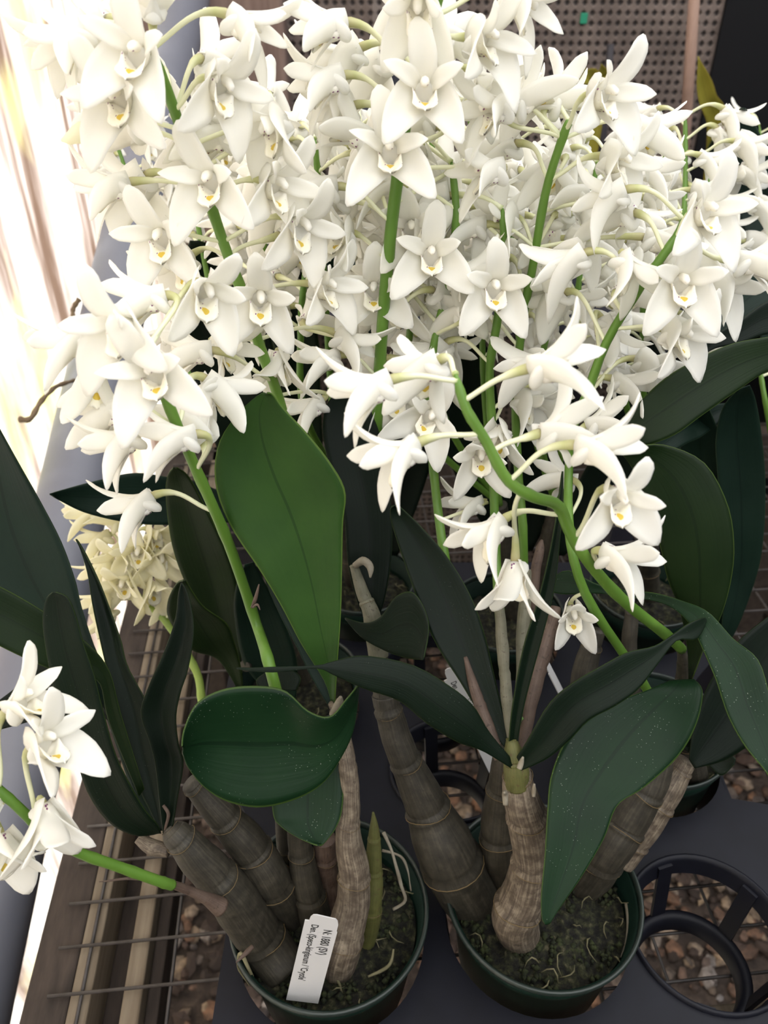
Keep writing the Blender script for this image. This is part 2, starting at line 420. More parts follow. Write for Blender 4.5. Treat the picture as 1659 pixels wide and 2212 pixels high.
def hand(sp, rows, suntinted=False):
    """rows: (x, y, theta, tau, roll, openness, node or None, dz, scale)"""
    for q in rows:
        x, y, th, ta, ro, k = q[:6]; k = 4 if (k in (2, 3) and 66 <= ta) else k; nd = q[6] if len(q) > 6 else None; dz = q[7] if len(q) > 7 else 0.0; sc = q[8] if len(q) > 8 else 1.0
        z = sp.depth(y)-.020*math.cos(math.radians(ta))+dz
        B = basis(th, ta, ro); f = B.col[2]
        base = P(x, y, z)-f*.006*max(0, math.cos(math.radians(ta)))
        if nd: i = sp.at_px(*nd)
        else: i = min(range(sp.n), key=lambda i: abs((sp.pts[i]+Vector((0, 0, .010))-base).length-.0) )
        n = sp.pts[i]; d = (base-n); d -= sp.tangent(i)*d.dot(sp.tangent(i))*.5
        put_flower(sp.root, base, B, k, sc, n, d+Vector((0, 0, .2*d.length)), True, suntinted)
def auto(sp, lo, hi, count, rnd, pl=.026, sc=1.0, suntinted=False, lip=True, keep=None, az0=None):
    a = rnd.uniform(0, 6.28) if az0 is None else az0
    for q in range(count):
        t = lo+(hi-lo)*q/max(1, count-1); i = min(sp.n-1, int(t*(sp.n-1)))
        a += 2.4+rnd.uniform(-.25, .25)
        while math.sin(a) < -.55: a += .5
        d = Vector((math.cos(a), math.sin(a), 0))
        if keep and not keep(d): d = -d
        n = sp.pts[i]; l = pl*rnd.uniform(.8, 1.15)
        base = n+d*l+Vector((0, 0, l*rnd.uniform(.15, .5)))
        f = d+Vector((rnd.uniform(-.35, .35), rnd.uniform(-.35, .35), rnd.uniform(-.75, .15)))
        B = face_basis(f, Vector((0, 0, 1)), rnd.uniform(-22, 22))
        put_flower(sp.root, base, B, rnd.choice([1, 2, 3, 4, 4]), sc*rnd.uniform(.9, 1.05), n, d+Vector((0, 0, .6)), lip, suntinted, rnd.randrange(3))

# ------------------------------------------------------------------ leaves
def leaf(root, rows, z0, z1, kind='dark', fold=0.10, zmid=None, tilt=0.0, nu=34, nv=13, th=.0011, wave=0.0, ph=0.0, belly=0.0):
    """rows: (left x, left y, right x, right y) along the blade; z runs z0 -> z1 (via zmid), tilt pushes the right edge away; belly bends the middle towards the camera"""
    R = cr(rows, nu); g, uv = [], []
    for i, (lx, ly, rx, ry) in enumerate(R):
        u = i/(nu-1)
        z = z0+(z1-z0)*u
        if zmid is not None: z += 4*u*(1-u)*(zmid-(z0+z1)/2)
        a = P(lx, ly, z-tilt/2); b = P(rx, ry, z+tilt/2); w = (b-a).length
        n = F_
        for j in range(nv):
            v = j/(nv-1); vv = 2*v-1
            p = a.lerp(b, v)+n*(fold*w*(1-abs(vv)**1.3))-n*belly*w*math.cos(vv*math.pi/2)
            p += n*wave*w*math.sin(u*9+ph+vv*1.5)*abs(vv)
            g.append(p); uv.append((u, v))
    v, f, u = shell(g, nu, nv, th, uv, .5)
    return link('leaf', recalc(mesh('leaf', v, f, True, u)), LF[kind], root)
def cane(root, pts, m, nodes=5, ns=20, n=84, name='cane', ring=.10, ph=0.0):
    """pts: (px, py, z, width px) base -> top"""
    q = cr(pts, n); c, rd = [], []
    for i, (x, y, z, w) in enumerate(q):
        t = i/(n-1); s = (t*nodes+ph) % 1.0
        bul = 1+.05*math.sin(math.pi*s)-(.06 if s < .06 else 0)+(.09*math.exp(-((s-.97)/.05)**2) if nodes else 0)
        c.append(P(x, y, z)+Vector((noise.noise((x*.02, y*.02, 1)), noise.noise((x*.02, y*.02, 5)), 0))*.0006); rd.append(w/2*z/FPX*bul)
    v, f, u = tube(c, rd, ns)
    for i in range(len(v)):
        d = noise.noise(v[i]*70)*.0005; ctr = c[i//ns]; e = v[i]-ctr
        if e.length > 1e-6: v[i] = v[i]+e.normalized()*d
    o = link(name, mesh(name, v, f, True, u), m, root)
    for k in range(nodes):
        t = (k+.97-ph)/max(nodes, 1); i = int(t*(n-1))
        if 2 < i < n-3 and name == 'cane':
            t_ = (c[i+1]-c[i-1]).normalized(); a = t_.orthogonal().normalized(); b = t_.cross(a); r = rd[i]*1.0; vs, fs, _ = tube([c[i]+r*(math.cos(x)*a+math.sin(x)*b)+t_*r*.12*math.sin(x*2+k) for x in [2*math.pi*y/20 for y in range(21)]], [r*.022]*21, 5)
            link('node_ring', mesh('node_ring', vs, fs), NODEM, o).matrix_parent_inverse = Matrix()
    return o

# ------------------------------------------------------------------ pots
def make_pot(root, cx, cy, r=.0625, h=.110, soil=.086, roots=0, seed=0, moss=True):
    rnd = random.Random(seed); b = .72*r
    pr = [(0, .0), (b, .0), (b+.001, .002), (r*.90, h*.80), (r*.915, h*.81), (r*.985, h*.955)]
    v, f, _ = lathe(pr + [(r*.93, h*.955), (r*.80, .03), (b*.9, .006), (0, .006)], 64, cx, cy)
    p = link('pot', recalc(mesh('pot', v, f)), POT, root)
    ring = [(r*.965, h*.955), (r*.99, h*.957), (r*1.003, h*.975), (r*1.0, h*.995), (r*.985, h), (r*.965, h*.995), (r*.955, h*.975), (r*.965, h*.955)]
    v, f, _ = lathe(ring, 64, cx, cy)
    e = link('rim', recalc(mesh('rim', v, f)), POTRIM, p); e.matrix_parent_inverse = Matrix()
    # potting mix: uneven disc with lumps
    n = 44; vs, fs, idx = [], [], {}
    R = r*.88
    for i in range(n+1):
        rr = R*i/n
        for k in range(72):
            a = 2*math.pi*k/72; x, y = cx+rr*math.cos(a), cy+rr*math.sin(a)
            q = Vector((x, y, seed*.3))
            z = soil+noise.noise(q*55)*.0045+noise.noise(q*160)*.0030+noise.noise(q*330)*.0014+.004*(1-(i/n)**2)
            vs.append((x, y, z))
    for i in range(n):
        for k in range(72):
            a, b2 = i*72+k, i*72+(k+1) % 72; fs.append((a, b2, b2+72, a+72))
    mx = link('potting_mix', mesh('potting_mix', vs, fs), MIX, root)
    # fine strands of root and moss fibre lying on the mix: nobody could count them
    parts = []
    for q in range(26 if moss else 12):
        a, rr = rnd.uniform(0, 6.28), R*.95*math.sqrt(rnd.random()); x, y = cx+rr*math.cos(a), cy+rr*math.sin(a)
        d = rnd.uniform(0, 6.28); l = rnd.uniform(.005, .016); z = soil+.004
        pts = [Vector((x+math.cos(d+t*1.2)*l*t, y+math.sin(d+t*1.2)*l*t, z+.005*math.sin(3.1*t)*rnd.uniform(.3, 1.4))) for t in (0, .25, .5, .75, 1)]
        parts.append(tube(pts, [s*rnd.uniform(.6, 1.2) for s in (.0003, .00055, .0005, .00045, .0002)], 5))
    v, f, _ = merge(parts)
    link('moss_fibre', mesh('moss_fibre', v, f), ROOTG, mx, None, 'stuff').matrix_parent_inverse = Matrix()
    if moss:
        parts = []
        for q in range(700):
            a, rr = rnd.uniform(0, 6.28), R*.97*math.sqrt(rnd.random()); x, y = cx+rr*math.cos(a), cy+rr*math.sin(a)
            if noise.noise(Vector((x, y, seed+3.))*48) < -.05: continue
            s = rnd.uniform(.0012, .003); bm = []
            for (i, j, k2) in ((1, 0, 0), (-1, 0, 0), (0, 1, 0), (0, -1, 0), (0, 0, 1), (0, 0, -1)):
                bm.append(Vector((x+i*s*rnd.uniform(.6, 1.3), y+j*s*rnd.uniform(.6, 1.3), soil+.0035+k2*s)))
            parts.append((bm, [(0, 2, 4), (2, 1, 4), (1, 3, 4), (3, 0, 4), (2, 0, 5), (1, 2, 5), (3, 1, 5), (0, 3, 5)], None))
        v, f, _ = merge(parts)
        link('moss', mesh('moss', v, f), MOSS, mx, None, 'stuff').matrix_parent_inverse = Matrix()
    return p
# ------------------------------------------------------------------ the plants
GP = 'potted white orchids standing in the black tray'
A = thing('potted_orchid', 'white orchid in the front left pot with the upright white name tag', 'orchid', (-.0345, .259, .004), GP)
B_ = thing('potted_orchid', 'white orchid in the front right pot with a thick bent cane below spread leaves', 'orchid', (.1016, .270, .004), GP)
C_ = thing('potted_orchid', 'white orchid behind the front right pot, its glossy leaf drooping to the right', 'orchid', (.210, .400, .004), GP)
D = thing('potted_orchid', 'orchid behind the front left pot with a leaning spike of flowers tinted as if sunlit', 'orchid', (-.070, .450, .004), GP)
E = thing('potted_orchid', 'white orchid in the middle of the back row, mostly hidden by blooms', 'orchid', (.110, .530, .004), GP)
Fp = thing('potted_orchid', 'white orchid in the back row at the right, below the brown perforated wall', 'orchid', (.245, .560, .004), GP)
G = thing('potted_orchid', 'white orchid at the left of the back row, behind the pointed upright leaf', 'orchid', (-.020, .575, .004), GP)
H = thing('potted_orchid', 'orchid past the right edge, with long dark leaves crossing the right side', 'orchid', (.385, .420, .004), GP)
make_pot(A, -.0345, .259, seed=1); make_pot(B_, .1016, .270, seed=2); make_pot(C_, .210, .400, .056, seed=3)
make_pot(D, -.070, .450, .050, seed=4, moss=False); make_pot(E, .110, .530, .052, seed=5, moss=False)
make_pot(Fp, .245, .560, .052, seed=6, moss=False); make_pot(G, -.020, .575, .050, seed=7, moss=False); make_pot(H, .385, .420, .056, seed=8, moss=False)

# --- canes of the front left plant
def Zh(py, h): return zh(py, h)
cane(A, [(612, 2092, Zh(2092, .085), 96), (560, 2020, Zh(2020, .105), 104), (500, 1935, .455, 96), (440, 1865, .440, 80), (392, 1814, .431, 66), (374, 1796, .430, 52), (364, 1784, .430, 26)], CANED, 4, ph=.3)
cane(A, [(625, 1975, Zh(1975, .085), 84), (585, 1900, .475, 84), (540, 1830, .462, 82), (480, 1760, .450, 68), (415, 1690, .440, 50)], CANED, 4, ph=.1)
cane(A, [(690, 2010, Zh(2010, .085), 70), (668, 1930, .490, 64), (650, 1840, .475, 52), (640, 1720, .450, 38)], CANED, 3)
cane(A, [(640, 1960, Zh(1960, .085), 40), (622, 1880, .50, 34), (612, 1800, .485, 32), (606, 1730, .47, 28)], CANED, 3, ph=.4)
cane(A, [(722, 1990, Zh(1990, .085), 60), (705, 1900, .50, 54), (700, 1810, .48, 46)], BRACT, 2, ph=.5)
cane(A, [(730, 2085, Zh(2085, .085), 76), (738, 2040, .470, 84), (762, 1950, .462, 70), (764, 1880, .452, 66), (752, 1800, .442, 54), (755, 1740, .436, 44), (752, 1660, .430, 38), (738, 1580, .426, 34), (724, 1518, .422, 32)], CANE, 5, ph=.2)
cane(A, [(790, 2035, Zh(2035, .085), 40), (803, 1960, .482, 42), (808, 1880, .474, 36), (808, 1810, .466, 26), (806, 1755, .460, 5)], CANEG, 4)
# pale aerial roots
for pts in ([(828, 1798, .478, 10), (850, 1850, .474, 9), (866, 1910, .480, 9), (875, 1945, .486, 8), (850, 1965, .490, 6)], [(826, 1838, .484, 6), (865, 1850, .482, 7), (880, 1880, .486, 6), (888, 1925, .49, 5)]):
    cane(A, pts, ROOT, 0, 8, 20, 'root')
for pts in ([(545, 2110, .472, 7), (520, 2060, .470, 9), (515, 2090, .478, 6), (540, 2130, .485, 4)], [(720, 2100, .475, 6), (735, 2130, .478, 6), (740, 2160, .48, 4)], [(795, 2110, .48, 6), (840, 2085, .482, 7), (850, 2050, .486, 5)]):
    cane(A, pts, ROOTG, 0, 7, 18, 'root')
cane(A, [(300, 1810, .436, 26), (330, 1830, .435, 36), (365, 1838, .434, 30)], CANE, 0, 12, 16, 'sheath')
cane(A, [(355, 1792, .428, 8), (364, 1760, .424, 8), (352, 1740, .424, 5)], BRACT, 0, 8, 14, 'sheath')
cane(A, [(478, 1960, .432, 44), (445, 1940, .426, 28), (400, 1920, .418, 20), (352, 1905, .404, 16)], BRACT, 0, 12, 20, 'sheath')
cane(A, [(545, 2045, .45, 10), (530, 2060, .446, 12), (510, 2080, .442, 3)], BRACT, 0, 8, 14, 'sheath')
cane(A, [(350, 1902, .404, 8), (290, 1898, .402, 9), (215, 1904, .400, 3)], BRACT, 0, 8, 14, 'sheath')
cane(A, [(722, 1545, .420, 26), (732, 1520, .416, 20), (736, 1505, .414, 6)], ROOT, 0, 10, 12, 'bud_scar')
# middle cane that leans in from the right pot to the centre
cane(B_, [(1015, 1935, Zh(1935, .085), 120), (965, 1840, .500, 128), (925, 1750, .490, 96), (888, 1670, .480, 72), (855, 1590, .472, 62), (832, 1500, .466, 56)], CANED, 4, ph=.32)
cane(B_, [(818, 1420, .462, 44), (802, 1330, .458, 36), (780, 1270, .456, 26), (765, 1220, .454, 18)], BRACTG, 2)
cane(B_, [(832, 1500, .466, 54), (822, 1450, .463, 46), (818, 1420, .462, 40)], CANED, 0)
cane(B_, [(768, 1222, .452, 16), (785, 1212, .448, 18), (800, 1225, .446, 16), (800, 1248, .446, 3)], ROOT, 0, 8, 14, 'dry_tip')
cane(A, [(545, 1312, .408, 9), (553, 1290, .404, 9), (560, 1262, .402, 2)], BRACT, 0, 7, 12, 'bract')
cane(A, [(547, 1312, .406, 6), (556, 1306, .402, 6), (562, 1318, .401, 2)], BRACT, 0, 7, 12, 'bract')
# --- canes of the front right plant
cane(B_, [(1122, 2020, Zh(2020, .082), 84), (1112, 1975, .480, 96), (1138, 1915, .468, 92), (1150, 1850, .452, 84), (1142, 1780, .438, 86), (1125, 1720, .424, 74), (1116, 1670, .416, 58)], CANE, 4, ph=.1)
cane(B_, [(1118, 1700, .417, 50), (1113, 1660, .413, 52), (1110, 1625, .411, 40), (1105, 1595, .410, 22)], CANEG, 2, name='shoot')
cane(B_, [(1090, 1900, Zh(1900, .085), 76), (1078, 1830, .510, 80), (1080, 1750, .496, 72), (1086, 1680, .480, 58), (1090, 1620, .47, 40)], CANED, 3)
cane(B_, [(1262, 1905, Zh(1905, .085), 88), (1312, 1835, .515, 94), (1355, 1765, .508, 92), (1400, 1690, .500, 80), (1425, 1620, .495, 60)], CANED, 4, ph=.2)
cane(B_, [(1340, 1860, .525, 60), (1390, 1780, .518, 72), (1445, 1700, .510, 64), (1482, 1642, .505, 40)], CANE, 3, ph=.4)
cane(B_, [(1105, 1600, .412, 18), (1094, 1500, .420, 26), (1086, 1400, .424, 24), (1078, 1300, .424, 22)], BRACTG, 2, 12, 30, 'bract')
cane(B_, [(1080, 1640, .412, 24), (1050, 1560, .418, 28), (1022, 1480, .424, 20), (1004, 1420, .43, 10)], BRACT, 2, 12, 30, 'bract')
cane(B_, [(1120, 1560, .43, 16), (1126, 1440, .445, 24), (1130, 1340, .450, 26), (1140, 1230, .45, 18)], BRACTG, 1, 12, 30, 'bract')
cane(B_, [(1126, 1640, .425, 16), (1142, 1540, .432, 28), (1162, 1440, .44, 40), (1185, 1370, .445, 38), (1200, 1310, .448, 22)], BRACT, 2, 14, 34, 'bract')
cane(B_, [(1150, 1340, .47, 20), (1155, 1260, .47, 22), (1165, 1190, .47, 20), (1170, 1165, .47, 6)], BRACT, 1, 12, 24, 'bract')
for pts in ([(1092, 1738, .410, 10), (1086, 1665, .40, 14), (1090, 1690, .404, 6)], [(1152, 1720, .408, 9), (1156, 1706, .406, 12), (1154, 1692, .406, 5)], [(1120, 1660, .402, 14), (1126, 1644, .400, 14), (1130, 1634, .40, 5)]):
    cane(B_, [pts[0], pts[0] if False else ((pts[0][0]+pts[2][0])/2, (pts[0][1]+pts[2][1])/2, pts[0][2], pts[1][3]), (pts[2][0], pts[0][1]-26, pts[2][2], pts[2][3])], ROOT, 0, 8, 10, 'bud_scar')
for pts in ([(1190, 2048, .51, 5), (1225, 2050, .508, 6), (1255, 2030, .508, 6), (1262, 2000, .512, 3)], [(1170, 2060, .505, 8), (1200, 2090, .50, 9), (1225, 2105, .498, 6)], [(1342, 2070, .50, 10), (1358, 2010, .51, 12), (1352, 1950, .52, 9)], [(1215, 2125, .495, 6), (1260, 2135, .494, 8), (1310, 2110, .498, 5)]):
    cane(B_, pts, ROOT if pts[0][3] > 5 else ROOTG, 0, 7, 18, 'root')
# --- canes of the plants behind
cane(C_, [(1500, 1680, Zh(1680, .088), 60), (1485, 1600, .545, 50), (1475, 1500, .50, 36), (1476, 1430, .47, 24), (1470, 1395, .455, 18)], CANED, 4)
cane(C_, [(1440, 1640, Zh(1640, .088), 56), (1380, 1560, .58, 48), (1360, 1450, .57, 36), (1365, 1320, .56, 28)], CANED, 4)
cane(C_, [(1330, 1640, .60, 60), (1270, 1540, .58, 58), (1262, 1460, .57, 54), (1290, 1360, .56, 34)], CANED, 3, ph=.4)
cane(D, [(600, 1500, Zh(1500, .088), 40), (540, 1520, .62, 34), (480, 1560, .61, 30), (440, 1530, .60, 22)], CANED, 3)
cane(D, [(650, 1470, Zh(1470, .088), 46), (600, 1380, .62, 40), (530, 1440, .58, 24)], CANED, 3)
cane(E, [(1110, 1330, Zh(1330, .088), 50), (1090, 1200, .68, 44), (1080, 1090, .64, 30)], CANED, 4)
cane(E, [(1150, 1330, Zh(1330, .088), 50), (1180, 1200, .68, 44), (1200, 1090, .64, 30)], CANED, 4)
cane(Fp, [(1400, 1290, Zh(1290, .088), 46), (1400, 1150, .69, 40), (1390, 1000, .66, 26)], CANED, 4)
cane(G, [(770, 1260, Zh(1260, .088), 46), (740, 1120, .70, 40), (730, 1000, .66, 26)], CANED, 4)
cane(G, [(790, 1260, Zh(1260, .088), 46), (830, 1120, .70, 40), (850, 1000, .66, 26)], CANED, 4)
cane(H, [(1860, 1560, .645, 50), (1800, 1400, .60, 44), (1740, 1200, .56, 30)], CANED, 4)

# --- leaves of the front left plant
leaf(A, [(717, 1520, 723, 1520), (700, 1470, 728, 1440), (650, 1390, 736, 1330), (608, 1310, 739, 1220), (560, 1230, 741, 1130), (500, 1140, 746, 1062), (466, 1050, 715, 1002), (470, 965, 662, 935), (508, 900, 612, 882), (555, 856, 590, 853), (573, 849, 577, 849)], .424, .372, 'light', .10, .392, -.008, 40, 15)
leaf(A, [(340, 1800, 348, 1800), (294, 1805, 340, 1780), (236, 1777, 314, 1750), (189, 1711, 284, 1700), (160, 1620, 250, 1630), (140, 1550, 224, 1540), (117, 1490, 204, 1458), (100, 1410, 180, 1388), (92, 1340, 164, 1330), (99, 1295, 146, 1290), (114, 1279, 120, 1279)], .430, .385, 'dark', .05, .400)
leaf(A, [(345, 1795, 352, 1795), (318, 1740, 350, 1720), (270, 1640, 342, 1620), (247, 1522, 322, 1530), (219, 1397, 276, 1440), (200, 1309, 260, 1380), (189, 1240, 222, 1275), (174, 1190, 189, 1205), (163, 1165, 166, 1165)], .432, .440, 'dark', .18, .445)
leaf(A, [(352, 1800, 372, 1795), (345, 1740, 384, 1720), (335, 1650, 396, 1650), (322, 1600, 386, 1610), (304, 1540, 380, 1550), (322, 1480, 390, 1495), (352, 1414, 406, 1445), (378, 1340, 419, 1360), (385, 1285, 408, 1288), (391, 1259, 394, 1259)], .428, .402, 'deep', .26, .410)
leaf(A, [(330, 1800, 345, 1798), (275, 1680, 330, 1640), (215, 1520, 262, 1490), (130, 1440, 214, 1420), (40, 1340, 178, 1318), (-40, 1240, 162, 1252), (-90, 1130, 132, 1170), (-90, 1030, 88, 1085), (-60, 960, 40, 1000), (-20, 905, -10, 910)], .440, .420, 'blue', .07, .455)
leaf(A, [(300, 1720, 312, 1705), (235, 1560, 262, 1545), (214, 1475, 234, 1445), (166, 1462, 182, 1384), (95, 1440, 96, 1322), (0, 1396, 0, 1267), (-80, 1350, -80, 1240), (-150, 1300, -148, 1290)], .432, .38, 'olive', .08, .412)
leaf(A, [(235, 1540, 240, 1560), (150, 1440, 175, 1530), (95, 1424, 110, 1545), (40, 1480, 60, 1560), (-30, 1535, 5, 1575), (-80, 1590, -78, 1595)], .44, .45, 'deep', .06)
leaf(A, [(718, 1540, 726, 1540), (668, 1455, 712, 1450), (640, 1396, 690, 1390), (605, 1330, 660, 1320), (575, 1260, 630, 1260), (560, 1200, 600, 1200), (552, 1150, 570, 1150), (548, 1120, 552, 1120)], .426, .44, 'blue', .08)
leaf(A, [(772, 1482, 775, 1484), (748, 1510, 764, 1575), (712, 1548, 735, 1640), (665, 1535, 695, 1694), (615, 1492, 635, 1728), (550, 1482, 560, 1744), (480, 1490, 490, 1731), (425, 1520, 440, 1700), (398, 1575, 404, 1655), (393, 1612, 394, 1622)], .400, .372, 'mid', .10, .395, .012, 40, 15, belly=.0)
leaf(A, [(640, 1650, 735, 1640), (592, 1700, 742, 1700), (590, 1760, 738, 1755), (606, 1785, 726, 1788), (640, 1808, 712, 1808), (672, 1822, 698, 1824), (686, 1826, 690, 1826)], .432, .418, 'mid', .05)
leaf(A, [(560, 1490, 640, 1492), (553, 1470, 650, 1468), (570, 1455, 640, 1452), (590, 1448, 620, 1447)], .44, .445, 'dark', .06)
# --- leaves of the middle cane and the front right plant
leaf(B_, [(800, 1352, 812, 1350), (775, 1310, 832, 1290), (752, 1220, 846, 1200), (742, 1110, 846, 1110), (712, 1010, 836, 1010), (697, 930, 818, 930), (708, 870, 790, 870), (745, 835, 755, 835)], .470, .450, 'deep', .10)
leaf(B_, [(745, 1334, 746, 1338), (788, 1345, 782, 1378), (822, 1332, 832, 1406), (856, 1288, 868, 1419), (896, 1282, 892, 1424), (926, 1345, 906, 1425), (916, 1420, 914, 1426)], .448, .420, 'dark', .06, .43)
leaf(B_, [(1112, 1665, 1106, 1640), (1042, 1622, 1056, 1580), (988, 1603, 1022, 1524), (921, 1562, 972, 1482), (862, 1514, 890, 1436), (790, 1489, 786, 1416), (722, 1459, 720, 1428), (684, 1444, 684, 1437), (600, 1452, 596, 1440), (545, 1450, 545, 1442), (511, 1445, 511, 1441)], .408, .385, 'dark', -.06, .388)
leaf(B_, [(1092, 1618, 1104, 1606), (1040, 1548, 1086, 1535), (992, 1470, 1066, 1450), (940, 1388, 1047, 1370), (900, 1290, 1018, 1290), (868, 1200, 970, 1208), (846, 1130, 912, 1140), (843, 1100, 868, 1098), (850, 1092, 856, 1092)], .412, .425, 'dark', .10, .432)
leaf(B_, [(1098, 1620, 1116, 1610), (1106, 1530, 1136, 1510), (1130, 1400, 1168, 1390), (1164, 1290, 1198, 1270), (1190, 1180, 1210, 1160), (1205, 1090, 1216, 1080), (1214, 1018, 1217, 1018)], .410, .385, 'dark', .22, .392)
leaf(B_, [(1112, 1640, 1118, 1668), (1140, 1598, 1180, 1640), (1184, 1522, 1230, 1600), (1235, 1476, 1272, 1556), (1302, 1437, 1328, 1526), (1355, 1409, 1380, 1488), (1412, 1396, 1424, 1430), (1448, 1374, 1462, 1384), (1485, 1348, 1502, 1382), (1512, 1336, 1520, 1358), (1524, 1335, 1526, 1338)], .408, .415, 'dark', .08, .392)
leaf(B_, [(1448, 1470, 1500, 1468), (1400, 1490, 1518, 1495), (1310, 1525, 1505, 1562), (1235, 1580, 1465, 1632), (1192, 1670, 1392, 1700), (1182, 1755, 1334, 1740), (1176, 1850, 1305, 1812), (1169, 1930, 1258, 1892), (1170, 1980, 1212, 1958), (1178, 1998, 1188, 1995)], .440, .395, 'mid', .06, .405, 0, 40, 15, wave=.01)
# --- leaves of the plant behind right
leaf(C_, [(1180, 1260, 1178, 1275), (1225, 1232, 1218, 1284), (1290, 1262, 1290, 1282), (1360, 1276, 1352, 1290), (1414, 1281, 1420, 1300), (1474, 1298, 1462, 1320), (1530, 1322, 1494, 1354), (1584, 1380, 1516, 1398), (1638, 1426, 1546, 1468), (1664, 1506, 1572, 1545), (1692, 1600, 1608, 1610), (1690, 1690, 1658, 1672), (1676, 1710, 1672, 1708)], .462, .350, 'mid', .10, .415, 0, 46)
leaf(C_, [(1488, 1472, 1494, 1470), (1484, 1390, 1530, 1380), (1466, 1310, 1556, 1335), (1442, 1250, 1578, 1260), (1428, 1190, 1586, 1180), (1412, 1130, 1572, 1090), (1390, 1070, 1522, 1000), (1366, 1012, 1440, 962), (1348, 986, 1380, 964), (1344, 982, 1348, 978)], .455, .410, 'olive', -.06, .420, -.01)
leaf(C_, [(1470, 1600, 1480, 1620), (1530, 1590, 1525, 1650), (1565, 1612, 1558, 1675), (1590, 1640, 1586, 1652)], .50, .49, 'dark', .06)
leaf(C_, [(1720, 1290, 1730, 1390), (1655, 1335, 1700, 1450), (1590, 1390, 1680, 1520), (1535, 1470, 1640, 1590), (1500, 1560, 1570, 1640), (1488, 1640, 1500, 1660)], .48, .49, 'deep', .06)
leaf(H, [(1740, 1210, 1750, 1190), (1725, 1000, 1790, 960), (1720, 725, 1725, 790), (1659, 728, 1659, 802), (1576, 744, 1590, 846), (1490, 784, 1510, 902), (1430, 822, 1460, 938), (1372, 880, 1400, 962), (1344, 935, 1356, 968)], .50, .43, 'olive', .05, .43)
leaf(H, [(1745, 1000, 1755, 990), (1720, 640, 1730, 730), (1659, 650, 1659, 722), (1600, 690, 1600, 742), (1550, 720, 1548, 752), (1512, 756, 1514, 770)], .52, .475, 'deep', .06)
leaf(H, [(1700, 520, 1720, 640), (1640, 560, 1659, 680), (1575, 640, 1600, 700), (1535, 705, 1550, 735)], .54, .52, 'blue', .06)
leaf(Fp, [(1545, 1400, 1570, 1400), (1560, 1340, 1602, 1335), (1566, 1230, 1638, 1230), (1560, 1150, 1651, 1140), (1552, 1050, 1653, 1030), (1546, 950, 1644, 930), (1562, 880, 1632, 862), (1596, 840, 1620, 832)], .60, .50, 'blue', .10)
leaf(Fp, [(1490, 1380, 1560, 1380), (1480, 1120, 1572, 1120), (1470, 960, 1566, 1020), (1478, 900, 1558, 950), (1512, 868, 1530, 878)], .60, .51, 'blue', .08)
leaf(Fp, [(1570, 870, 1580, 890), (1500, 880, 1520, 940), (1470, 900, 1480, 960), (1410, 950, 1430, 990)], .54, .50, 'blue', .08)
leaf(Fp, [(1640, 780, 1660, 790), (1640, 640, 1740, 640), (1592, 450, 1710, 470), (1576, 370, 1690, 390), (1577, 290, 1652, 310), (1594, 240, 1620, 248), (1606, 234, 1610, 234)], .62, .56, 'blue', .10)
# --- leaves of the plants behind
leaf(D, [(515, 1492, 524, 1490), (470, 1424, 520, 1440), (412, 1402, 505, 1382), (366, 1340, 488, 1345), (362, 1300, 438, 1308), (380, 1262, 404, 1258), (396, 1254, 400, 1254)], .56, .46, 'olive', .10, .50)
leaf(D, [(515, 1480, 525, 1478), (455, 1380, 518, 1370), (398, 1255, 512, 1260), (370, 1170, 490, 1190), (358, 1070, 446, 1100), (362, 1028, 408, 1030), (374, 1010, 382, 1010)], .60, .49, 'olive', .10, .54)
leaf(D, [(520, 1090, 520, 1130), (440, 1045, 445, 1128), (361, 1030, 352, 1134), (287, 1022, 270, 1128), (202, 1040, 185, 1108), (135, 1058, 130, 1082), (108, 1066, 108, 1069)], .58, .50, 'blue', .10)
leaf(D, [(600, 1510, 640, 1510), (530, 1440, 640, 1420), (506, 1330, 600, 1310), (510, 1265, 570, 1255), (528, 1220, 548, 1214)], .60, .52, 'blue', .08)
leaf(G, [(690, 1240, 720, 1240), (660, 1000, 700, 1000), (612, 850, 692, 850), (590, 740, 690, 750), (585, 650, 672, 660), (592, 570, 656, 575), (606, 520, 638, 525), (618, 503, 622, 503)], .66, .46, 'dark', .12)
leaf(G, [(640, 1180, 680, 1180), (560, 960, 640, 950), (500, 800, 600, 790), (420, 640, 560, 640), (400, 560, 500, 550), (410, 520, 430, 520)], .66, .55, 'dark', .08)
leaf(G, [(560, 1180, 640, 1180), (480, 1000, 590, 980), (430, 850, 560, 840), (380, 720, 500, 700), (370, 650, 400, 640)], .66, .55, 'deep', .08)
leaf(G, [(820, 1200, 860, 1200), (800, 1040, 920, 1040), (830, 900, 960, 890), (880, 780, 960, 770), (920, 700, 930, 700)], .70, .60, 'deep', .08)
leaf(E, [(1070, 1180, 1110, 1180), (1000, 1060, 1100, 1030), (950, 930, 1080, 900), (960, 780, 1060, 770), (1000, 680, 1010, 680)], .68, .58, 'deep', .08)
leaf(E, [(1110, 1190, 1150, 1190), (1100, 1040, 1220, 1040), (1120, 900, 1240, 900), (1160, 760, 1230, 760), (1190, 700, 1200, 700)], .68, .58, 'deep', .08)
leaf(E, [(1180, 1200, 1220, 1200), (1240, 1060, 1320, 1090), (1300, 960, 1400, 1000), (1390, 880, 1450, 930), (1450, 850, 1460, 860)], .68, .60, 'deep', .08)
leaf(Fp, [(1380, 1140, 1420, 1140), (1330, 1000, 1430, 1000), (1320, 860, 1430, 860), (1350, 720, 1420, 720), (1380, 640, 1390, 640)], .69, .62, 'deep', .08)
leaf(Fp, [(1400, 1140, 1430, 1140), (1440, 900, 1530, 900), (1470, 760, 1560, 760), (1480, 640, 1540, 640), (1500, 560, 1510, 560)], .69, .60, 'blue', .08)
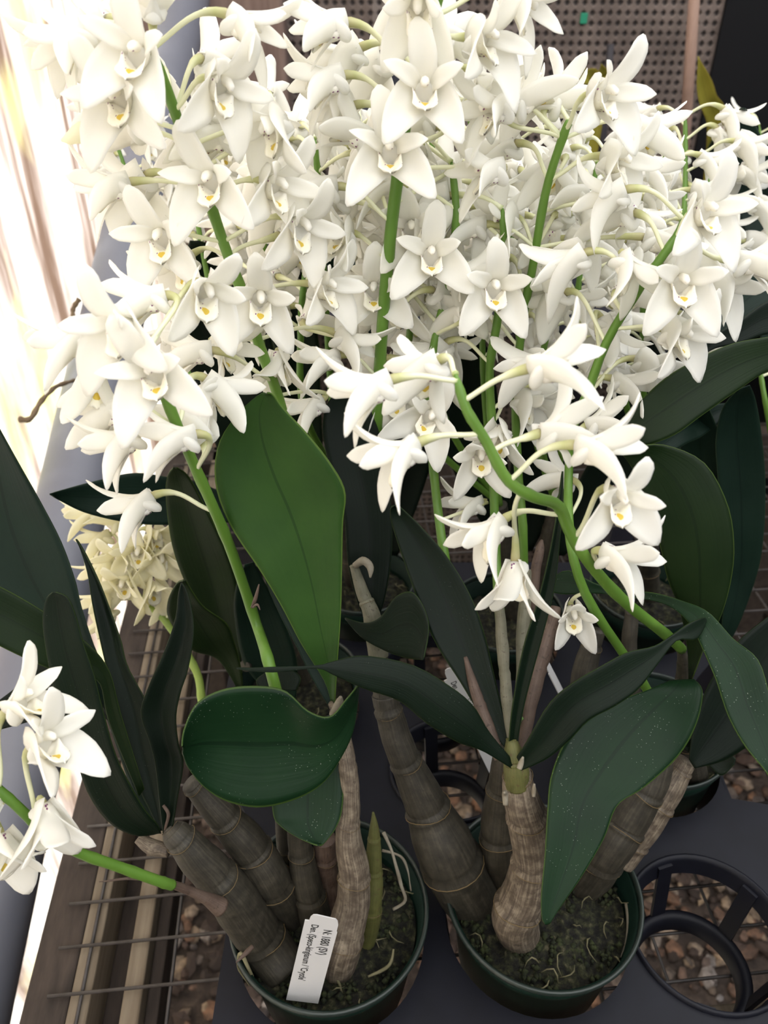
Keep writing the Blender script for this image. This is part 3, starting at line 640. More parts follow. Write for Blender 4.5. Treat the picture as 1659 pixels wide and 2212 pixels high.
leaf(G, [(840, 560, 880, 620), (800, 540, 820, 590), (750, 550, 760, 580), (720, 570, 722, 575)], .62, .58, 'blue', .08)
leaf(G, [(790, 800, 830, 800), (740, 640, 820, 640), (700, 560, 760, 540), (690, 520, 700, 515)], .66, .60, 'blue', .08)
# ------------------------------------------------------------------ flower stems and their flowers
def sp(root, px, r0, r1, m=None):
    """px: (x, y, Y) in the vertical plane at distance Y, or (x, y, -z) at camera depth z; base -> top"""
    return Spike(root, [P(x, y, zy(y, Y) if Y > 0 else -Y) for x, y, Y in px], r0, r1, m)
S1 = sp(A, [(640, 1720, -.450), (612, 1560, -.432), (580, 1430, -.42), (553, 1345, .325), (500, 1190, .318), (458, 1090, .31), (413, 990, .305), (352, 845, .305), (334, 790, .305), (322, 750, .305)], .0034, .0020)
S2 = sp(A, [(712, 1490, -.43), (690, 1300, .385), (650, 1050, .385), (605, 870, .39), (565, 760, .39), (530, 650, .39), (490, 545, .39), (450, 430, .39), (412, 340, .39), (365, 205, .385), (330, 120, .38), (300, 60, .38)], .0032, .0022)
S3 = sp(B_, [(822, 1440, -.475), (806, 1300, -.492), (802, 1150, -.488), (812, 950, .40), (825, 720, .405), (840, 540, .405), (858, 390, .405), (880, 240, .405), (902, 140, .405), (945, -5, .405), (975, -110, .405)], .0036, .0026)
S4 = sp(B_, [(1126, 1560, -.43), (1132, 1340, .37), (1130, 1150, .39), (1118, 1000, .41), (1114, 850, .42), (1130, 690, .42), (1152, 570, .42), (1180, 410, .42), (1220, 285, .415), (1232, 262, .415)], .0028, .0020)
S5 = sp(B_, [(1086, 1400, -.424), (1074, 1250, .36), (1068, 1100, .385), (1064, 950, .40), (1058, 800, .41), (1075, 690, .41), (1090, 560, .415), (1085, 450, .42)], .0030, .0020)
S6 = sp(B_, [(1015, 1460, -.48), (985, 1330, -.475), (955, 1170, -.47), (935, 1000, .405), (925, 870, .41), (935, 760, .41), (960, 640, .42), (985, 480, .42), (975, 350, .43)], .0031, .0018)
S7 = sp(C_, [(1440, 1570, -.50), (1392, 1480, -.475), (1345, 1410, -.46), (1268, 1290, -.44), (1232, 1170, -.43), (1228, 1030, .375), (1240, 920, .38), (1270, 845, .38), (1310, 740, .38), (1370, 640, .38), (1430, 555, .38), (1468, 500, .385), (1490, 440, .39)], .0028, .0020)
S8 = sp(C_, [(1472, 1402, -.457), (1440, 1372, -.435), (1350, 1300, -.385), (1280, 1225, -.36), (1232, 1150, -.345), (1205, 1092, -.335), (1150, 1072, -.322), (1095, 1035, -.315), (1048, 950, -.308), (1008, 885, -.303), (984, 808, -.300)], .0031, .0019)
S9 = sp(D, [(480, 1560, -.610), (440, 1525, -.60), (424, 1450, -.60), (360, 1345, -.60), (300, 1290, -.60), (268, 1215, -.60), (262, 1150, -.60)], .0034, .0020, STEMP)
S10 = sp(A, [(372, 1912, -.408), (340, 1902, -.400), (250, 1870, -.385), (160, 1837, -.370), (90, 1790, -.358), (30, 1735, -.348), (-30, 1680, -.342), (-70, 1630, -.34)], .0028, .0020)

hand(S1, [
 (356, 637, 182, 96, 0, 2, (490, 690), .01), (440, 620, 310, 50, 0, 2, None, .03), (262, 700, 235, 28, 8, 3),
 (176, 727, 200, 72, -8, 2), (332, 800, 262, 14, 18, 3), (206, 790, 250, 112, 0, 2, (270, 790), .01), (268, 880, 190, 112, 5, 2),
 (285, 938, 208, 76, 0, 2), (413, 938, 186, 80, -6, 2, (430, 1022), -.005), (440, 955, 110, 100, 0, 1, (430, 1022), .012),
 (322, 1074, 206, 82, -4, 2, (450, 1100)), (445, 818, 330, 130, 0, 2, None, .02)])
hand(S2, [
 (455, 756, 175, 92, 0, 2, (550, 845), -.03), (470, 742, 335, 72, 0, 2, None, .0),
 (298, 114, 250, 18, -12, 3), (170, 66, 222, 78, 0, 2, (300, 40)), (262, 205, 245, 34, 6, 3), (186, 268, 230, 80, 0, 'bud', (262, 300)),
 (434, 126, 60, 150, 0, 2), (500, 34, 335, 92, 0, 3, (365, 85)), (468, 176, 322, 62, 0, 3), (500, 296, 172, 95, 0, 2, None, .01),
 (266, 395, 196, 74, 0, 3, (440, 400)), (456, 386, 245, 26, 5, 3), (348, 508, 258, 28, 8, 3, (470, 515)), (562, 640, 290, 34, 0, 3, (530, 690)),
 (598, 262, 228, 62, 0, 3, (420, 330), .005), (640, 478, 320, 58, 0, 3, (480, 540), .0), (584, 394, 332, 60, 0, 3, (445, 430)), (400, 560, 230, 60, 0, 2, (495, 560), .03),
 (688, 614, 345, 62, 0, 3, (525, 655), .01), (600, 765, 265, 80, 0, 2, None, .01), (690, 866, 208, 80, 0, 2, (600, 850), .02), (732, 722, 330, 88, 0, 2, (563, 738), .01),
 (420, 250, 300, 70, 0, 2, None, .03), (540, 200, 300, 110, 0, 2, None, .03), (330, 20, 80, 60, 0, 2), (380, 700, 240, 70, 0, 2, (545, 700), .04)])
hand(S3, [
 (741, 48, 188, 84, 0, 3, (875, 160)), (734, 164, 196, 84, 0, 3, (860, 240)), (917, 190, 268, 12, 0, 3), (842, 325, 264, 12, 2, 3, (870, 310)),
 (1033, 80, 338, 55, 0, 3, (930, 60)), (953, 76, 60, 140, 0, 2), (905, -4, 265, 60, 0, 2, (915, 60)), (1105, -12, 325, 80, 0, 2, (945, 20)),
 (1082, 228, 200, 68, 0, 3, None, .0), (942, 270, 150, 112, 0, 2, None, .01), (790, 298, 150, 74, 0, 3, None, .01), (796, 384, 240, 158, 0, 2, None, .02),
 (1076, 364, 190, 74, 0, 3, None, .0), (976, 360, 120, 150, 0, 2, None, .02), (888, 490, 270, 20, 0, 2, None, .035), (655, 695, 60, 140, 0, 2, None, .01),
 (725, 402, 180, 92, 0, 2), (808, 622, 265, 20, 0, 3, None, .03), (725, 768, 192, 80, 0, 2, None, .0), (740, 500, 200, 40, 0, 2, None, .02), (1030, 165, 300, 66, 0, 2, None, .02)])
hand(S6, [(996, 444, 200, 100, 0, 2), (931, 548, 276, 12, 0, 3), (1003, 680, 90, 150, 0, 3, None, -.04), (930, 896, 270, 20, -32, 3, (930, 930)),
 (855, 850, 290, 40, 0, 2, None, .02), (1035, 1085, 190, 80, 0, 2, None, .01), (860, 645, 250, 60, 0, 2, None, .02), (960, 800, 230, 60, 0, 2, None, .02), (905, 330, 260, 60, 0, 2, None, .02)])
hand(S4, [
 (1298, 202, 330, 42, -4, 3, (1222, 280), -.01), (1182, 228, 40, 100, 0, 2), (1360, 266, 348, 104, 0, 3, (1222, 312)), (1320, 340, 332, 58, 0, 3, (1197, 383)),
 (1260, 420, 170, 80, 0, 3, None, .02), (1215, 345, 200, 160, 0, 2), (1196, 470, 250, 150, 0, 2), (1395, 512, 352, 88, 0, 3, (1168, 545), .0), (1110, 235, 45, 84, 0, 2),
 (1212, 594, 214, 90, 0, 2), (1100, 470, 200, 60, 0, 2, None, .02), (1240, 520, 330, 60, 0, 2, None, .02), (1230, 640, 340, 70, 0, 2, None, .02)])
hand(S5, [(1068, 618, 282, 20, 0, 3), (1080, 930, 240, 60, 0, 2, None, .0), (1040, 972, 262, 40, 0, 2), (1010, 580, 200, 70, 0, 2, None, .02), (1130, 860, 320, 60, 0, 2, None, .02), (1075, 520, 100, 110, 0, 2, None, .0)])
hand(S7, [
 (1520, 455, 328, 24, -6, 3), (1597, 562, 2, 84, 0, 3, (1470, 520)), (1440, 560, 20, 80, 0, 2, None, .02), (1456, 715, 330, 50, 0, 3, (1345, 722)), (1472, 607, 268, 18, 0, 3, (1425, 590)),
 (1545, 610, 330, 60, 0, 2, None, .02), (1352, 556, 300, 78, 0, 2), (1330, 632, 30, 130, 0, 2), (1300, 690, 300, 96, 0, 2, None, .03), (1274, 915, 24, 78, 0, 3, None, .0), (1236, 1036, 150, 138, 0, 2, (1230, 1130)),
 (1238, 1324, 268, 24, 0, 1, (1262, 1270), .02, .85), (1335, 820, 340, 70, 0, 2, None, .03), (1390, 780, 330, 60, 0, 2, None, .05)])
hand(S8, [
 (838, 822, 196, 90, 0, 2, (984, 832)), (950, 777, 200, 146, 0, 2, (985, 812)), (890, 962, 206, 78, 0, 2, (1032, 937)), (1162, 790, 12, 68, 0, 3, (1012, 855)),
 (1166, 936, 20, 112, 0, 2, (1085, 975)), (1258, 962, 354, 74, 0, 2, (1115, 1032)), (1335, 1072, 300, 30, 0, 3, (1245, 1150), .0, .84), (1078, 1128, 216, 80, 0, 2, (1198, 1125)),
 (1112, 1222, 262, 76, 0, 2, (1124, 1072)), (1314, 1194, 344, 68, 0, 2, (1272, 1240))])
hand(S10, [(26, 1525, 34, 76, 0, 2, (0, 1700)), (82, 1605, 24, 64, 0, 2, (70, 1770)), (96, 1752, 302, 64, 0, 2, (80, 1785)), (6, 1816, 308, 64, 0, 2, (20, 1730)), (-40, 1740, 250, 60, 0, 2)])
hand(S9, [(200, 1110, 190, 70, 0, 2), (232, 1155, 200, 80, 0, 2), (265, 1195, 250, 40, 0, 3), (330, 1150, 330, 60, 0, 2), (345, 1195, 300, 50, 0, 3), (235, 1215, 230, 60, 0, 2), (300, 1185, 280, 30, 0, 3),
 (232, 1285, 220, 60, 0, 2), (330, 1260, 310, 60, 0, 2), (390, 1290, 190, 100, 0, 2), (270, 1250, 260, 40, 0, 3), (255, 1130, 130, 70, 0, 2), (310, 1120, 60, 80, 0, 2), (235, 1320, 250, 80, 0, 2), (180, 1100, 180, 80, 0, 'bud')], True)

# the far side of the front stems
r0 = random.Random(4)
for s, lo, hi, n in ((S2, .55, .95, 7), (S3, .42, .86, 8), (S4, .52, .98, 6), (S6, .5, 1, 7), (S5, .5, 1, 6), (S7, .6, .95, 5)):
    auto(s, lo, hi, n, r0, .030, 1.0, keep=lambda d: d.y > .25)
# background spikes, each with flowers all round it
rn = random.Random(21)
def back(root, px, lo, hi, n, sc=.95, r=.0026, suntinted=False):
    s = sp(root, px, r, r*.6); auto(s, lo, hi, n, rn, .024, sc, suntinted); return s
back(G, [(740, 1040, -.66), (720, 900, .49), (700, 600, .48), (690, 430, .48), (680, 300, .48)], .45, 1, 13)
back(G, [(740, 1040, -.66), (600, 880, .52), (560, 640, .52), (590, 420, .53), (600, 240, .53)], .5, 1, 12)
back(G, [(850, 1020, -.66), (830, 800, .52), (815, 600, .52), (800, 430, .53), (780, 270, .53)], .42, 1, 13)
back(G, [(740, 1040, -.66), (540, 860, .55), (470, 680, .56), (430, 500, .57), (415, 340, .58)], .55, 1, 11)
back(G, [(740, 1040, -.66), (440, 860, .62), (330, 520, .68), (280, 390, .69), (238, 270, .7)], .62, 1, 10, .95, .0024)
back(E, [(1080, 1090, -.64), (960, 900, .5), (955, 700, .49), (950, 500, .49), (930, 280, .5)], .45, 1, 13)
back(E, [(1080, 1090, -.64), (1050, 900, .52), (1040, 650, .52), (1040, 430, .53), (1010, 230, .54)], .4, 1, 14)
back(E, [(1200, 1090, -.64), (1140, 880, .54), (1110, 600, .54), (1110, 400, .56), (1120, 260, .56)], .42, 1, 13)
back(E, [(1200, 1090, -.64), (1220, 900, .50), (1240, 700, .50), (1260, 540, .51), (1290, 350, .52)], .36, 1, 14)
back(Fp, [(1390, 1000, -.66), (1340, 820, .52), (1330, 640, .52), (1330, 500, .53), (1310, 330, .54)], .3, 1, 14)
back(Fp, [(1390, 1000, -.66), (1390, 800, .54), (1390, 620, .54), (1410, 480, .56), (1440, 320, .58)], .34, 1, 13)
back(Fp, [(1390, 1000, -.66), (1450, 760, .56), (1470, 560, .58), (1480, 400, .62), (1480, 250, .64)], .42, 1, 13)
back(Fp, [(1390, 1000, -.66), (1520, 740, .56), (1540, 600, .58), (1540, 460, .6), (1520, 330, .62)], .45, 1, 10)
back(H, [(1740, 1200, -.56), (1680, 1000, .5), (1650, 850, .52), (1640, 780, .54)], .8, 1, 3, .8)
back(E, [(1200, 1090, -.64), (1160, 900, .47), (1180, 720, .47), (1200, 560, .47), (1170, 420, .48)], .4, 1, 10)
back(G, [(740, 1040, -.66), (660, 900, .47), (650, 700, .46), (660, 560, .46), (640, 420, .46)], .5, 1, 9)
back(E, [(1080, 1090, -.64), (880, 900, .48), (885, 720, .47), (890, 560, .47), (860, 430, .48)], .45, 1, 9)
back(H, [(1740, 1200, -.56), (1700, 700, .75), (1665, 450, .9), (1640, 270, .95)], .9, 1, 3, .9)
# ------------------------------------------------------------------ name tags
def text_mesh(body, size, name='lettering'):
    cu = bpy.data.curves.new(name, 'FONT'); cu.body = body; cu.size = size; cu.offset = size*.018
    o = bpy.data.objects.new(name, cu); C.objects.link(o)
    me = bpy.data.meshes.new_from_object(o.evaluated_get(bpy.context.evaluated_depsgraph_get()))
    bpy.data.objects.remove(o); bpy.data.curves.remove(cu); return me
def name_tag(bl, br, tl, label, lines, w_over=None):
    """white plastic strip: bl, br, tl world points; text runs from the top down, its head to the right"""
    ey = tl-bl; l = ey.length; ey.normalize(); ex = br-bl; w = ex.length; ex -= ey*ex.dot(ey); ex.normalize(); ez = ex.cross(ey)
    if ez.dot(CAM-bl) < 0: ez = -ez
    M = Matrix((ex, ey, ez)).transposed().to_4x4(); M.translation = bl
    t = thing('name_tag', label, 'plant tag', bl)
    t.matrix_basis = M; INV[t.name] = Matrix()
    a = .035
    out = [(0, 0), (w, 0), (w, l*.84), (w*.975, l*.845), (w*.975, l*.92), (w*.93, l*.96), (w*.86, l*.98), (w*.30, l), (w*.2, l*.995), (w*.14, l*.97), (w*.12, l*.93), (w*.0, l*.93)]
    th = .0007; n = len(out)
    vs = [(x, y, 0) for x, y in out]+[(x, y, -th) for x, y in out]
    fs = [tuple(range(n)), tuple(range(2*n-1, n-1, -1))]+[(i, i+n, (i+1) % n+n, (i+1) % n) for i in range(n)]
    me = recalc(mesh('card', vs, fs, False)); link('card', me, TAGM, t)
    for body, size, x, y, sx in lines:
        tm = text_mesh(body, size*w)
        o = link('lettering', tm, INK, t)
        o.matrix_basis = Matrix.Translation((x*w, y*l, .00012)) @ Matrix.Rotation(-math.pi/2, 4, 'Z') @ Matrix.Diagonal((sx, 1, 1, 1))
    return t
bl = P(618, 2160, .466); br = P(688, 2160, .466); tl = P(662, 1974, .430)
name_tag(bl, br, tl, 'white name tag upright in the front left pot, two lines of handwriting down it', [('N: 1880 (SV)', .36, .60, .86, .62), ("Den. (Speco-kingianum / 'Crystle'", .30, .22, .90, .66)])
tl2 = P(950, 1452, .53); tr2 = P(1008, 1432, .53); bl2 = P(1072, 1700, .585)
w2 = (tr2-tl2)
name_tag(bl2, bl2+w2, tl2, 'white name tag slanting behind the right pot, half hidden between two leaves', [('N: 1880 (SV)', .36, .55, .87, .62), ('Den.', .30, .18, .90, .66)])
a0, a1 = P(1178, 1440, .545), P(1288, 1655, .605)
name_tag(a1, a1+Vector((.0022, .010, 0)), a0, 'thin white strip seen edge-on beside the dried brown flower stalks', [])

# ------------------------------------------------------------------ the black tray with open cells
TZ, TT = .072, .004
pots = [(-.0345, .259, .0605), (.1016, .270, .0605), (.210, .400, .055), (-.070, .450, .049), (.110, .530, .051), (.245, .560, .051), (-.020, .575, .049)]
cells = [(.213, .2625, .050), (.052, .388, .046), (.045, .490, .044), (.335, .300, .046)]
poly = [(-.102, .190), (-.06, .1835), (.02, .1855), (.10, .195), (.18, .2015), (.26, .2035), (.40, .2065), (.40, .352), (.300, .352), (.262, .360), (.262, .47), (.31, .52), (.31, .64), (-.085, .64), (-.135, .52), (-.135, .41), (-.102, .35)]
def ring_pts(cx, cy, r, n=48): return [(cx+r*math.cos(2*math.pi*k/n), cy+r*math.sin(2*math.pi*k/n)) for k in range(n)]
tray = thing('plant_tray', 'black plastic carrying tray that holds the potted orchids in its round holes', 'tray', (.08, .4, 0))
bm = bmesh.new(); es = []
for loop in [poly]+[ring_pts(*c) for c in pots+cells]:
    vv = [bm.verts.new((x, y, TZ)) for x, y in loop]
    es += [bm.edges.new((vv[i], vv[(i+1) % len(vv)])) for i in range(len(vv))]
bmesh.ops.triangle_fill(bm, use_beauty=True, edges=es)
r = bmesh.ops.extrude_face_region(bm, geom=bm.faces[:])
bmesh.ops.translate(bm, vec=(0, 0, -TT), verts=[v for v in r['geom'] if isinstance(v, bmesh.types.BMVert)])
bmesh.ops.recalc_face_normals(bm, faces=bm.faces[:])
me = bpy.data.meshes.new('deck'); bm.to_mesh(me); bm.free(); link('deck', me, TRAY, tray)
# raised lips round the open cells and the outer skirt
for cx, cy, r in cells:
    v, f, _ = lathe([(r*.93, TZ-.012), (r*.985, TZ-.001), (r*1.01, TZ+.0035), (r*1.05, TZ+.003), (r*1.06, TZ-.001), (r*.99, TZ-.012), (r*.93, TZ-.012)], 48, cx, cy)
    lip = link('cell_collar', recalc(mesh('cell_collar', v, f)), TRAY, tray)
    v, f, _ = lathe([(r*.68, .004), (r*.70, .018), (r*.80, .020), (r*.84, .018), (r*.84, .006), (r*.80, .004), (r*.68, .004)], 48, cx, cy)
    link('floor_ring', recalc(mesh('floor_ring', v, f)), TRAY, lip)
    for k in range(5):
        a = 2*math.pi*k/5+.62; e = Vector((math.cos(a), math.sin(a), 0)); t = Vector((-e.y, e.x, 0)); c = Vector((cx, cy, 0))
        pr = []
        for z, rr in ((TZ-.002, r*.985), (.045, r*.90), (.012, r*.80)):
            for s, q in ((-1, 0), (1, 0), (1, 1), (-1, 1)):
                pr.append(c+e*(rr-q*.0025)+t*s*.0055+Vector((0, 0, z)))
        fs = [(0, 1, 5, 4), (1, 2, 6, 5), (2, 3, 7, 6), (3, 0, 4, 7), (4, 5, 9, 8), (5, 6, 10, 9), (6, 7, 11, 10), (7, 4, 8, 11), (3, 2, 1, 0), (8, 9, 10, 11)]
        link('cell_rib', recalc(mesh('cell_rib', pr, fs, False)), TRAY, lip)
vs = [(x, y, TZ) for x, y in poly]+[(x*1.01-.001, y*1.0, .006) for x, y in poly]; n = len(poly)
me = mesh('skirt', vs, [(i, (i+1) % n, (i+1) % n+n, i+n) for i in range(n)], False)
o = link('skirt', me, TRAY, tray); md = o.modifiers.new('thick', 'SOLIDIFY'); md.thickness = .002

# ------------------------------------------------------------------ bench: welded wire top on wooden boards
bench = thing('greenhouse_bench', 'greenhouse bench of rusty welded wire mesh over wooden boards below the trays', 'bench', (.15, .7, -.75))
parts = []
def rod(a, b, r=.0013):
    parts.append(tube([Vector(a), Vector(b)], [r, r], 6))
y = .12
k = 0
while y < .98:
    rod((-.235, y, -.0016), (.75, y+.01, -.0016)); y += .033
for x in (-.212, -.150, -.099, -.049, .002, .052, .103, .154, .204, .255, .306, .357, .408, .459, .51, .561, .612, .663): rod((x, .08, -.004), (x, .99, -.004))
v, f, _ = merge(parts); link('wire_mesh', mesh('wire_mesh', v, f), WIRE, bench)
def board(x0, x1, y0, y1, z0, z1, m, parent=bench, name='board', bw=.0015):
    v, f, _ = box(x0, x1, y0, y1, z0, z1); return link(name, bevel(mesh(name, v, f, False), bw), m, parent)
board(-.252, -.2205, .02, 1.0, -.045, -.0058, WOODD)
board(-.2205, -.2060, .02, 1.0, -.060, -.0062, WOODL)
board(-.206, -.166, .02, 1.0, -.085, -.045, WOODD)  # dark wood puts in the shaded side of the pale batten
board(-.1835, -.1700, .02, 1.0, -.044, -.0062, WOODL)
board(-.1695, -.1600, .02, 1.0, -.060, -.020, WOODD)
board(-.252, .75, .96, .999, -.085, -.0062, WOODD)
board(.19, .30, .20, .225, -.12, -.05, WOODL)
for x in (-.23, .70):
    for y in (.05, .95): board(x-.02, x+.02, y-.02, y+.02, -.75, -.086, WOODD, bench, 'leg')

rz = math.radians(4.95); pv0 = Vector((-.247, .235, 0)); rm = Matrix.Rotation(rz, 3, 'Z')
bench.rotation_euler = (0, 0, rz); bench.location = pv0+rm @ (bench.location-pv0)
# ------------------------------------------------------------------ grey pipe along the plastic wall, twigs
a = P(30, 1700, .80); b = P(388, 50, 1.30); d = (b-a)
pc = [Vector(q) for q in cr([P(-160, 2560, .68), P(-88, 2212, .72), P(28, 1700, .80), P(205, 860, 1.02), P(388, 50, 1.30), P(400, -20, 1.325)], 40)]
pv, pf, pu = tube(pc, [.044-.005*i/39 for i in range(40)], 28)
pipe = link('grey_pipe', mesh('grey_pipe', pv, pf, True, pu), PIPE); tag(pipe, 'fat grey plastic pipe sloping up the left side behind the flowers', 'pipe')
TW = noisy('twig_bark', [(0.3, (0.10, 0.065, 0.035)), (0.7, (0.20, 0.14, 0.08))], 60, 0.8)
def twig(pts, label):
    q = [Vector(p) for p in cr([P(*p) for p in pts], 24)]
    v, f, u = tube(q, [.0034-.0012*i/23+.0005*math.sin(i*1.7) for i in range(24)], 8)
    tag(link('twig', mesh('twig', v, f, True, u), TW), label, 'twig')
twig([(42, 906, .86), (66, 904, .86), (88, 868, .87), (120, 836, .90), (160, 822, .96)], 'longer brown twig poking out low in front of the bright plastic')
twig([(172, 645, 1.0), (158, 668, 1.0), (160, 690, 1.0), (170, 700, 1.03)], 'short hooked brown twig higher up beside the grey pipe')

# ------------------------------------------------------------------ the greenhouse
def struct(name, me, m):
    o = link(name, me, m); o['kind'] = 'structure'; return o
# floor of gravel
gr, nt, bs = mat('ground_soil')
co = coord(nt); f1 = noise_n(nt, co, 40, 6, .65)
nt.links.new(ramp(nt, f1, [(.3, (.02, .014, .011)), (.55, (.06, .042, .032)), (.75, (.11, .08, .06))]), bs.inputs['Base Color']); bs.inputs['Roughness'].default_value = .9
bump(nt, bs, f1, .8, .02)
v, f, _ = box(-.55, 1.5, -1.2, 1.8, -.80, -.752); struct('floor', mesh('floor', v, f, False), gr)
gm, nt, bs = mat('gravel')
gi = nt.nodes.new('ShaderNodeNewGeometry')
c = ramp(nt, gi.outputs['Random Per Island'], [(0, (.025, .016, .012)), (.35, (.10, .06, .045)), (.5, (.32, .16, .085)), (.65, (.13, .11, .105)), (.85, (.48, .34, .215)), (1, (.34, .32, .32))])
nt.links.new(mixc(nt, mth(nt, 'MULTIPLY', noise_n(nt, coord(nt), 90, 4), 1.2), c, (.03, .02, .015)), bs.inputs['Base Color']); bs.inputs['Roughness'].default_value = .85
rg = random.Random(5)
bmi = bmesh.new(); bmesh.ops.create_icosphere(bmi, subdivisions=1, radius=1); IV = [v.co.copy() for v in bmi.verts]; IF = [tuple(v.index for v in f.verts) for f in bmi.faces]; bmi.free()
vs, fs = [], []
def stone(x, y, z, s):
    e = Vector((s*rg.uniform(.7, 1.5), s*rg.uniform(.6, 1.2), s*rg.uniform(.45, .8))); a = rg.uniform(0, 6.28); ca, sa = math.cos(a), math.sin(a); n = len(vs)
    tl_ = rg.uniform(-.4, .4)
    for p in IV:
        q = Vector((p.x*e.x, p.y*e.y, p.z*e.z))*rg.uniform(.8, 1.2)
        vs.append((x+q.x*ca-q.y*sa, y+q.x*sa+q.y*ca, z+q.z+q.x*tl_))
    fs.extend(tuple(i+n for i in t) for t in IF)
for q in range(11000):
    x, y = rg.uniform(-.55, 1.25), rg.uniform(.05, 2.3)
    stone(x, y, -.750+rg.uniform(0, .012), rg.uniform(.006, .016))
tag(link('gravel', mesh('gravel', vs, fs, False), gm), 'brown and grey gravel on the ground under the bench', 'gravel', None, 'stuff')
# left wall of clouded plastic film with vertical wrinkles
fm_, nt, bs = mat('plastic_film')
co = coord(nt); n1 = noise_n(nt, scaled(nt, co, (1, 5.0, .55)), 4.0, 5, .62)
fc = ramp(nt, n1, [(.36, (.36, .28, .25)), (.46, (.62, .56, .56)), (.56, (.84, .82, .83))])
t = nt.nodes.new('ShaderNodeBsdfTranslucent'); nt.links.new(fc, t.inputs['Color'])
tr = nt.nodes.new('ShaderNodeBsdfTransparent'); df = nt.nodes.new('ShaderNodeBsdfDiffuse'); nt.links.new(fc, df.inputs['Color'])
m1 = nt.nodes.new('ShaderNodeMixShader'); m1.inputs[0].default_value = .25; nt.links.new(t.outputs[0], m1.inputs[1]); nt.links.new(df.outputs[0], m1.inputs[2])
m2 = nt.nodes.new('ShaderNodeMixShader'); nt.links.new(m1.outputs[0], m2.inputs[1]); nt.links.new(tr.outputs[0], m2.inputs[2])
clear = nt.nodes.new('ShaderNodeMapRange'); nt.links.new(noise_n(nt, scaled(nt, co, (1, 3.0, 1.2)), 2.6, 4, .55), clear.inputs['Value'])
for k_, v_ in (('From Min', .56), ('From Max', .68), ('To Min', .02), ('To Max', .50)): clear.inputs[k_].default_value = v_
nt.links.new(clear.outputs[0], m2.inputs[0])
fc2 = mixc(nt, mth(nt, 'MULTIPLY', clear.outputs[0], 1.7), fc, (.62, .58, .22))
nt.links.new(fc2, t.inputs['Color']); nt.links.new(fc2, df.inputs['Color'])
nt.links.new(m2.outputs[0], nt.nodes['Material Output'].inputs['Surface'])
nu, nv = 90, 30; g = []
for i in range(nu):
    y = -1.2+2.82*i/(nu-1)
    for j in range(nv):
        z = -.75+2.6*j/(nv-1)
        g.append(Vector((-.462+.03*y+.02*noise.noise(Vector((y*4, z*.5, 2)))+.010*noise.noise(Vector((y*13, z*1.2, 7))), y, z)))
v, f, _ = shell(g, nu, nv, .002); struct('wall_left', recalc(mesh('wall_left', v, f)), fm_)
# unseen dark walls added behind and right of the camera to block light
shade = noisy('blocker_dark', [(.3, (.035, .04, .042)), (.7, (.06, .066, .07))], 5, .9)
v, f, _ = box(-.52, 1.6, -1.2, -1.15, -.75, .85); struct('blocker_front', mesh('blocker_front', v, f, False), shade)
v, f, _ = box(1.5, 1.55, -1.15, 1.60, -.75, 1.1); struct('blocker_right', mesh('blocker_right', v, f, False), shade)
# sunlit grass strip outside the film
gg = noisy('grass_outside', [(.35, (.30, .26, .16)), (.55, (.36, .38, .08)), (.7, (.50, .48, .22))], 5, .9)
v, f, _ = box(-6, -.55, -3, 8, -.84, -.80); struct('ground_outside', mesh('ground_outside', v, f, False), gg)
# back wall: brown perforated cooling pad between a wooden post and a black sheet
YB = 1.62
pad, nt, bs = mat('perforated_pad')
co = coord(nt)
sx = nt.nodes.new('ShaderNodeSeparateXYZ'); nt.links.new(co, sx.inputs[0])
wob = mth(nt, 'MULTIPLY', mth(nt, 'SUBTRACT', noise_n(nt, co, 14, 2), .5), .55)
pu_ = mth(nt, 'ADD', mth(nt, 'MULTIPLY', mth(nt, 'ADD', sx.outputs['X'], sx.outputs['Z']), 205.0), wob)
pv_ = mth(nt, 'ADD', mth(nt, 'MULTIPLY', mth(nt, 'SUBTRACT', sx.outputs['X'], sx.outputs['Z']), 205.0), wob)
h = mth(nt, 'MULTIPLY', mth(nt, 'SINE', pu_), mth(nt, 'SINE', pv_))
hole = mth(nt, 'GREATER_THAN', h, .52)
base = ramp(nt, noise_n(nt, co, 22, 4), [(.3, (.098, .074, .063)), (.7, (.165, .128, .110))])
vert = noise_n(nt, scaled(nt, co, (6, 1, .4)), 3, 3)
base = mixc(nt, mth(nt, 'MULTIPLY', mth(nt, 'GREATER_THAN', vert, .60), .35), base, (.25, .22, .205))
nt.links.new(mixc(nt, hole, base, (.022, .016, .014)), bs.inputs['Base Color']); bs.inputs['Roughness'].default_value = .9
bump(nt, bs, mth(nt, 'SUBTRACT', 1.0, mth(nt, 'MAXIMUM', h, 0.0)), .9, .006)
v, f, _ = box(-.175, .585, YB, YB+.10, -.75, 1.2); struct('wall_back', mesh('wall_back', v, f, False), pad)
blk = simple('black_sheet', (.006, .006, .007), .8, .2)
v, f, _ = box(.585, 1.5, YB-.01, YB+.08, -.75, 2.0); struct('wall_back_dark', mesh('wall_back_dark', v, f, False), blk)
post = noisy('post_wood', [(.3, (.13, .085, .07)), (.7, (.21, .145, .12))], 14, .8, (5, 5, .4), .2)
v, f, _ = box(-.44, -.17, YB-.04, YB+.08, -.75, 2.0); struct('trim_1', bevel(mesh('trim_1', v, f, False), .006), post)
v, f, _ = box(-.72, -.40, YB+.02, YB+.06, -.75, 2.0); struct('trim_2', mesh('trim_2', v, f, False), simple('sheet_pale', (.42, .38, .40), .7))
v, f, _ = box(-.44, 1.5, YB-.03, YB+.1, 1.2, 1.9); struct('wall_back_upper', mesh('wall_back_upper', v, f, False), blk)
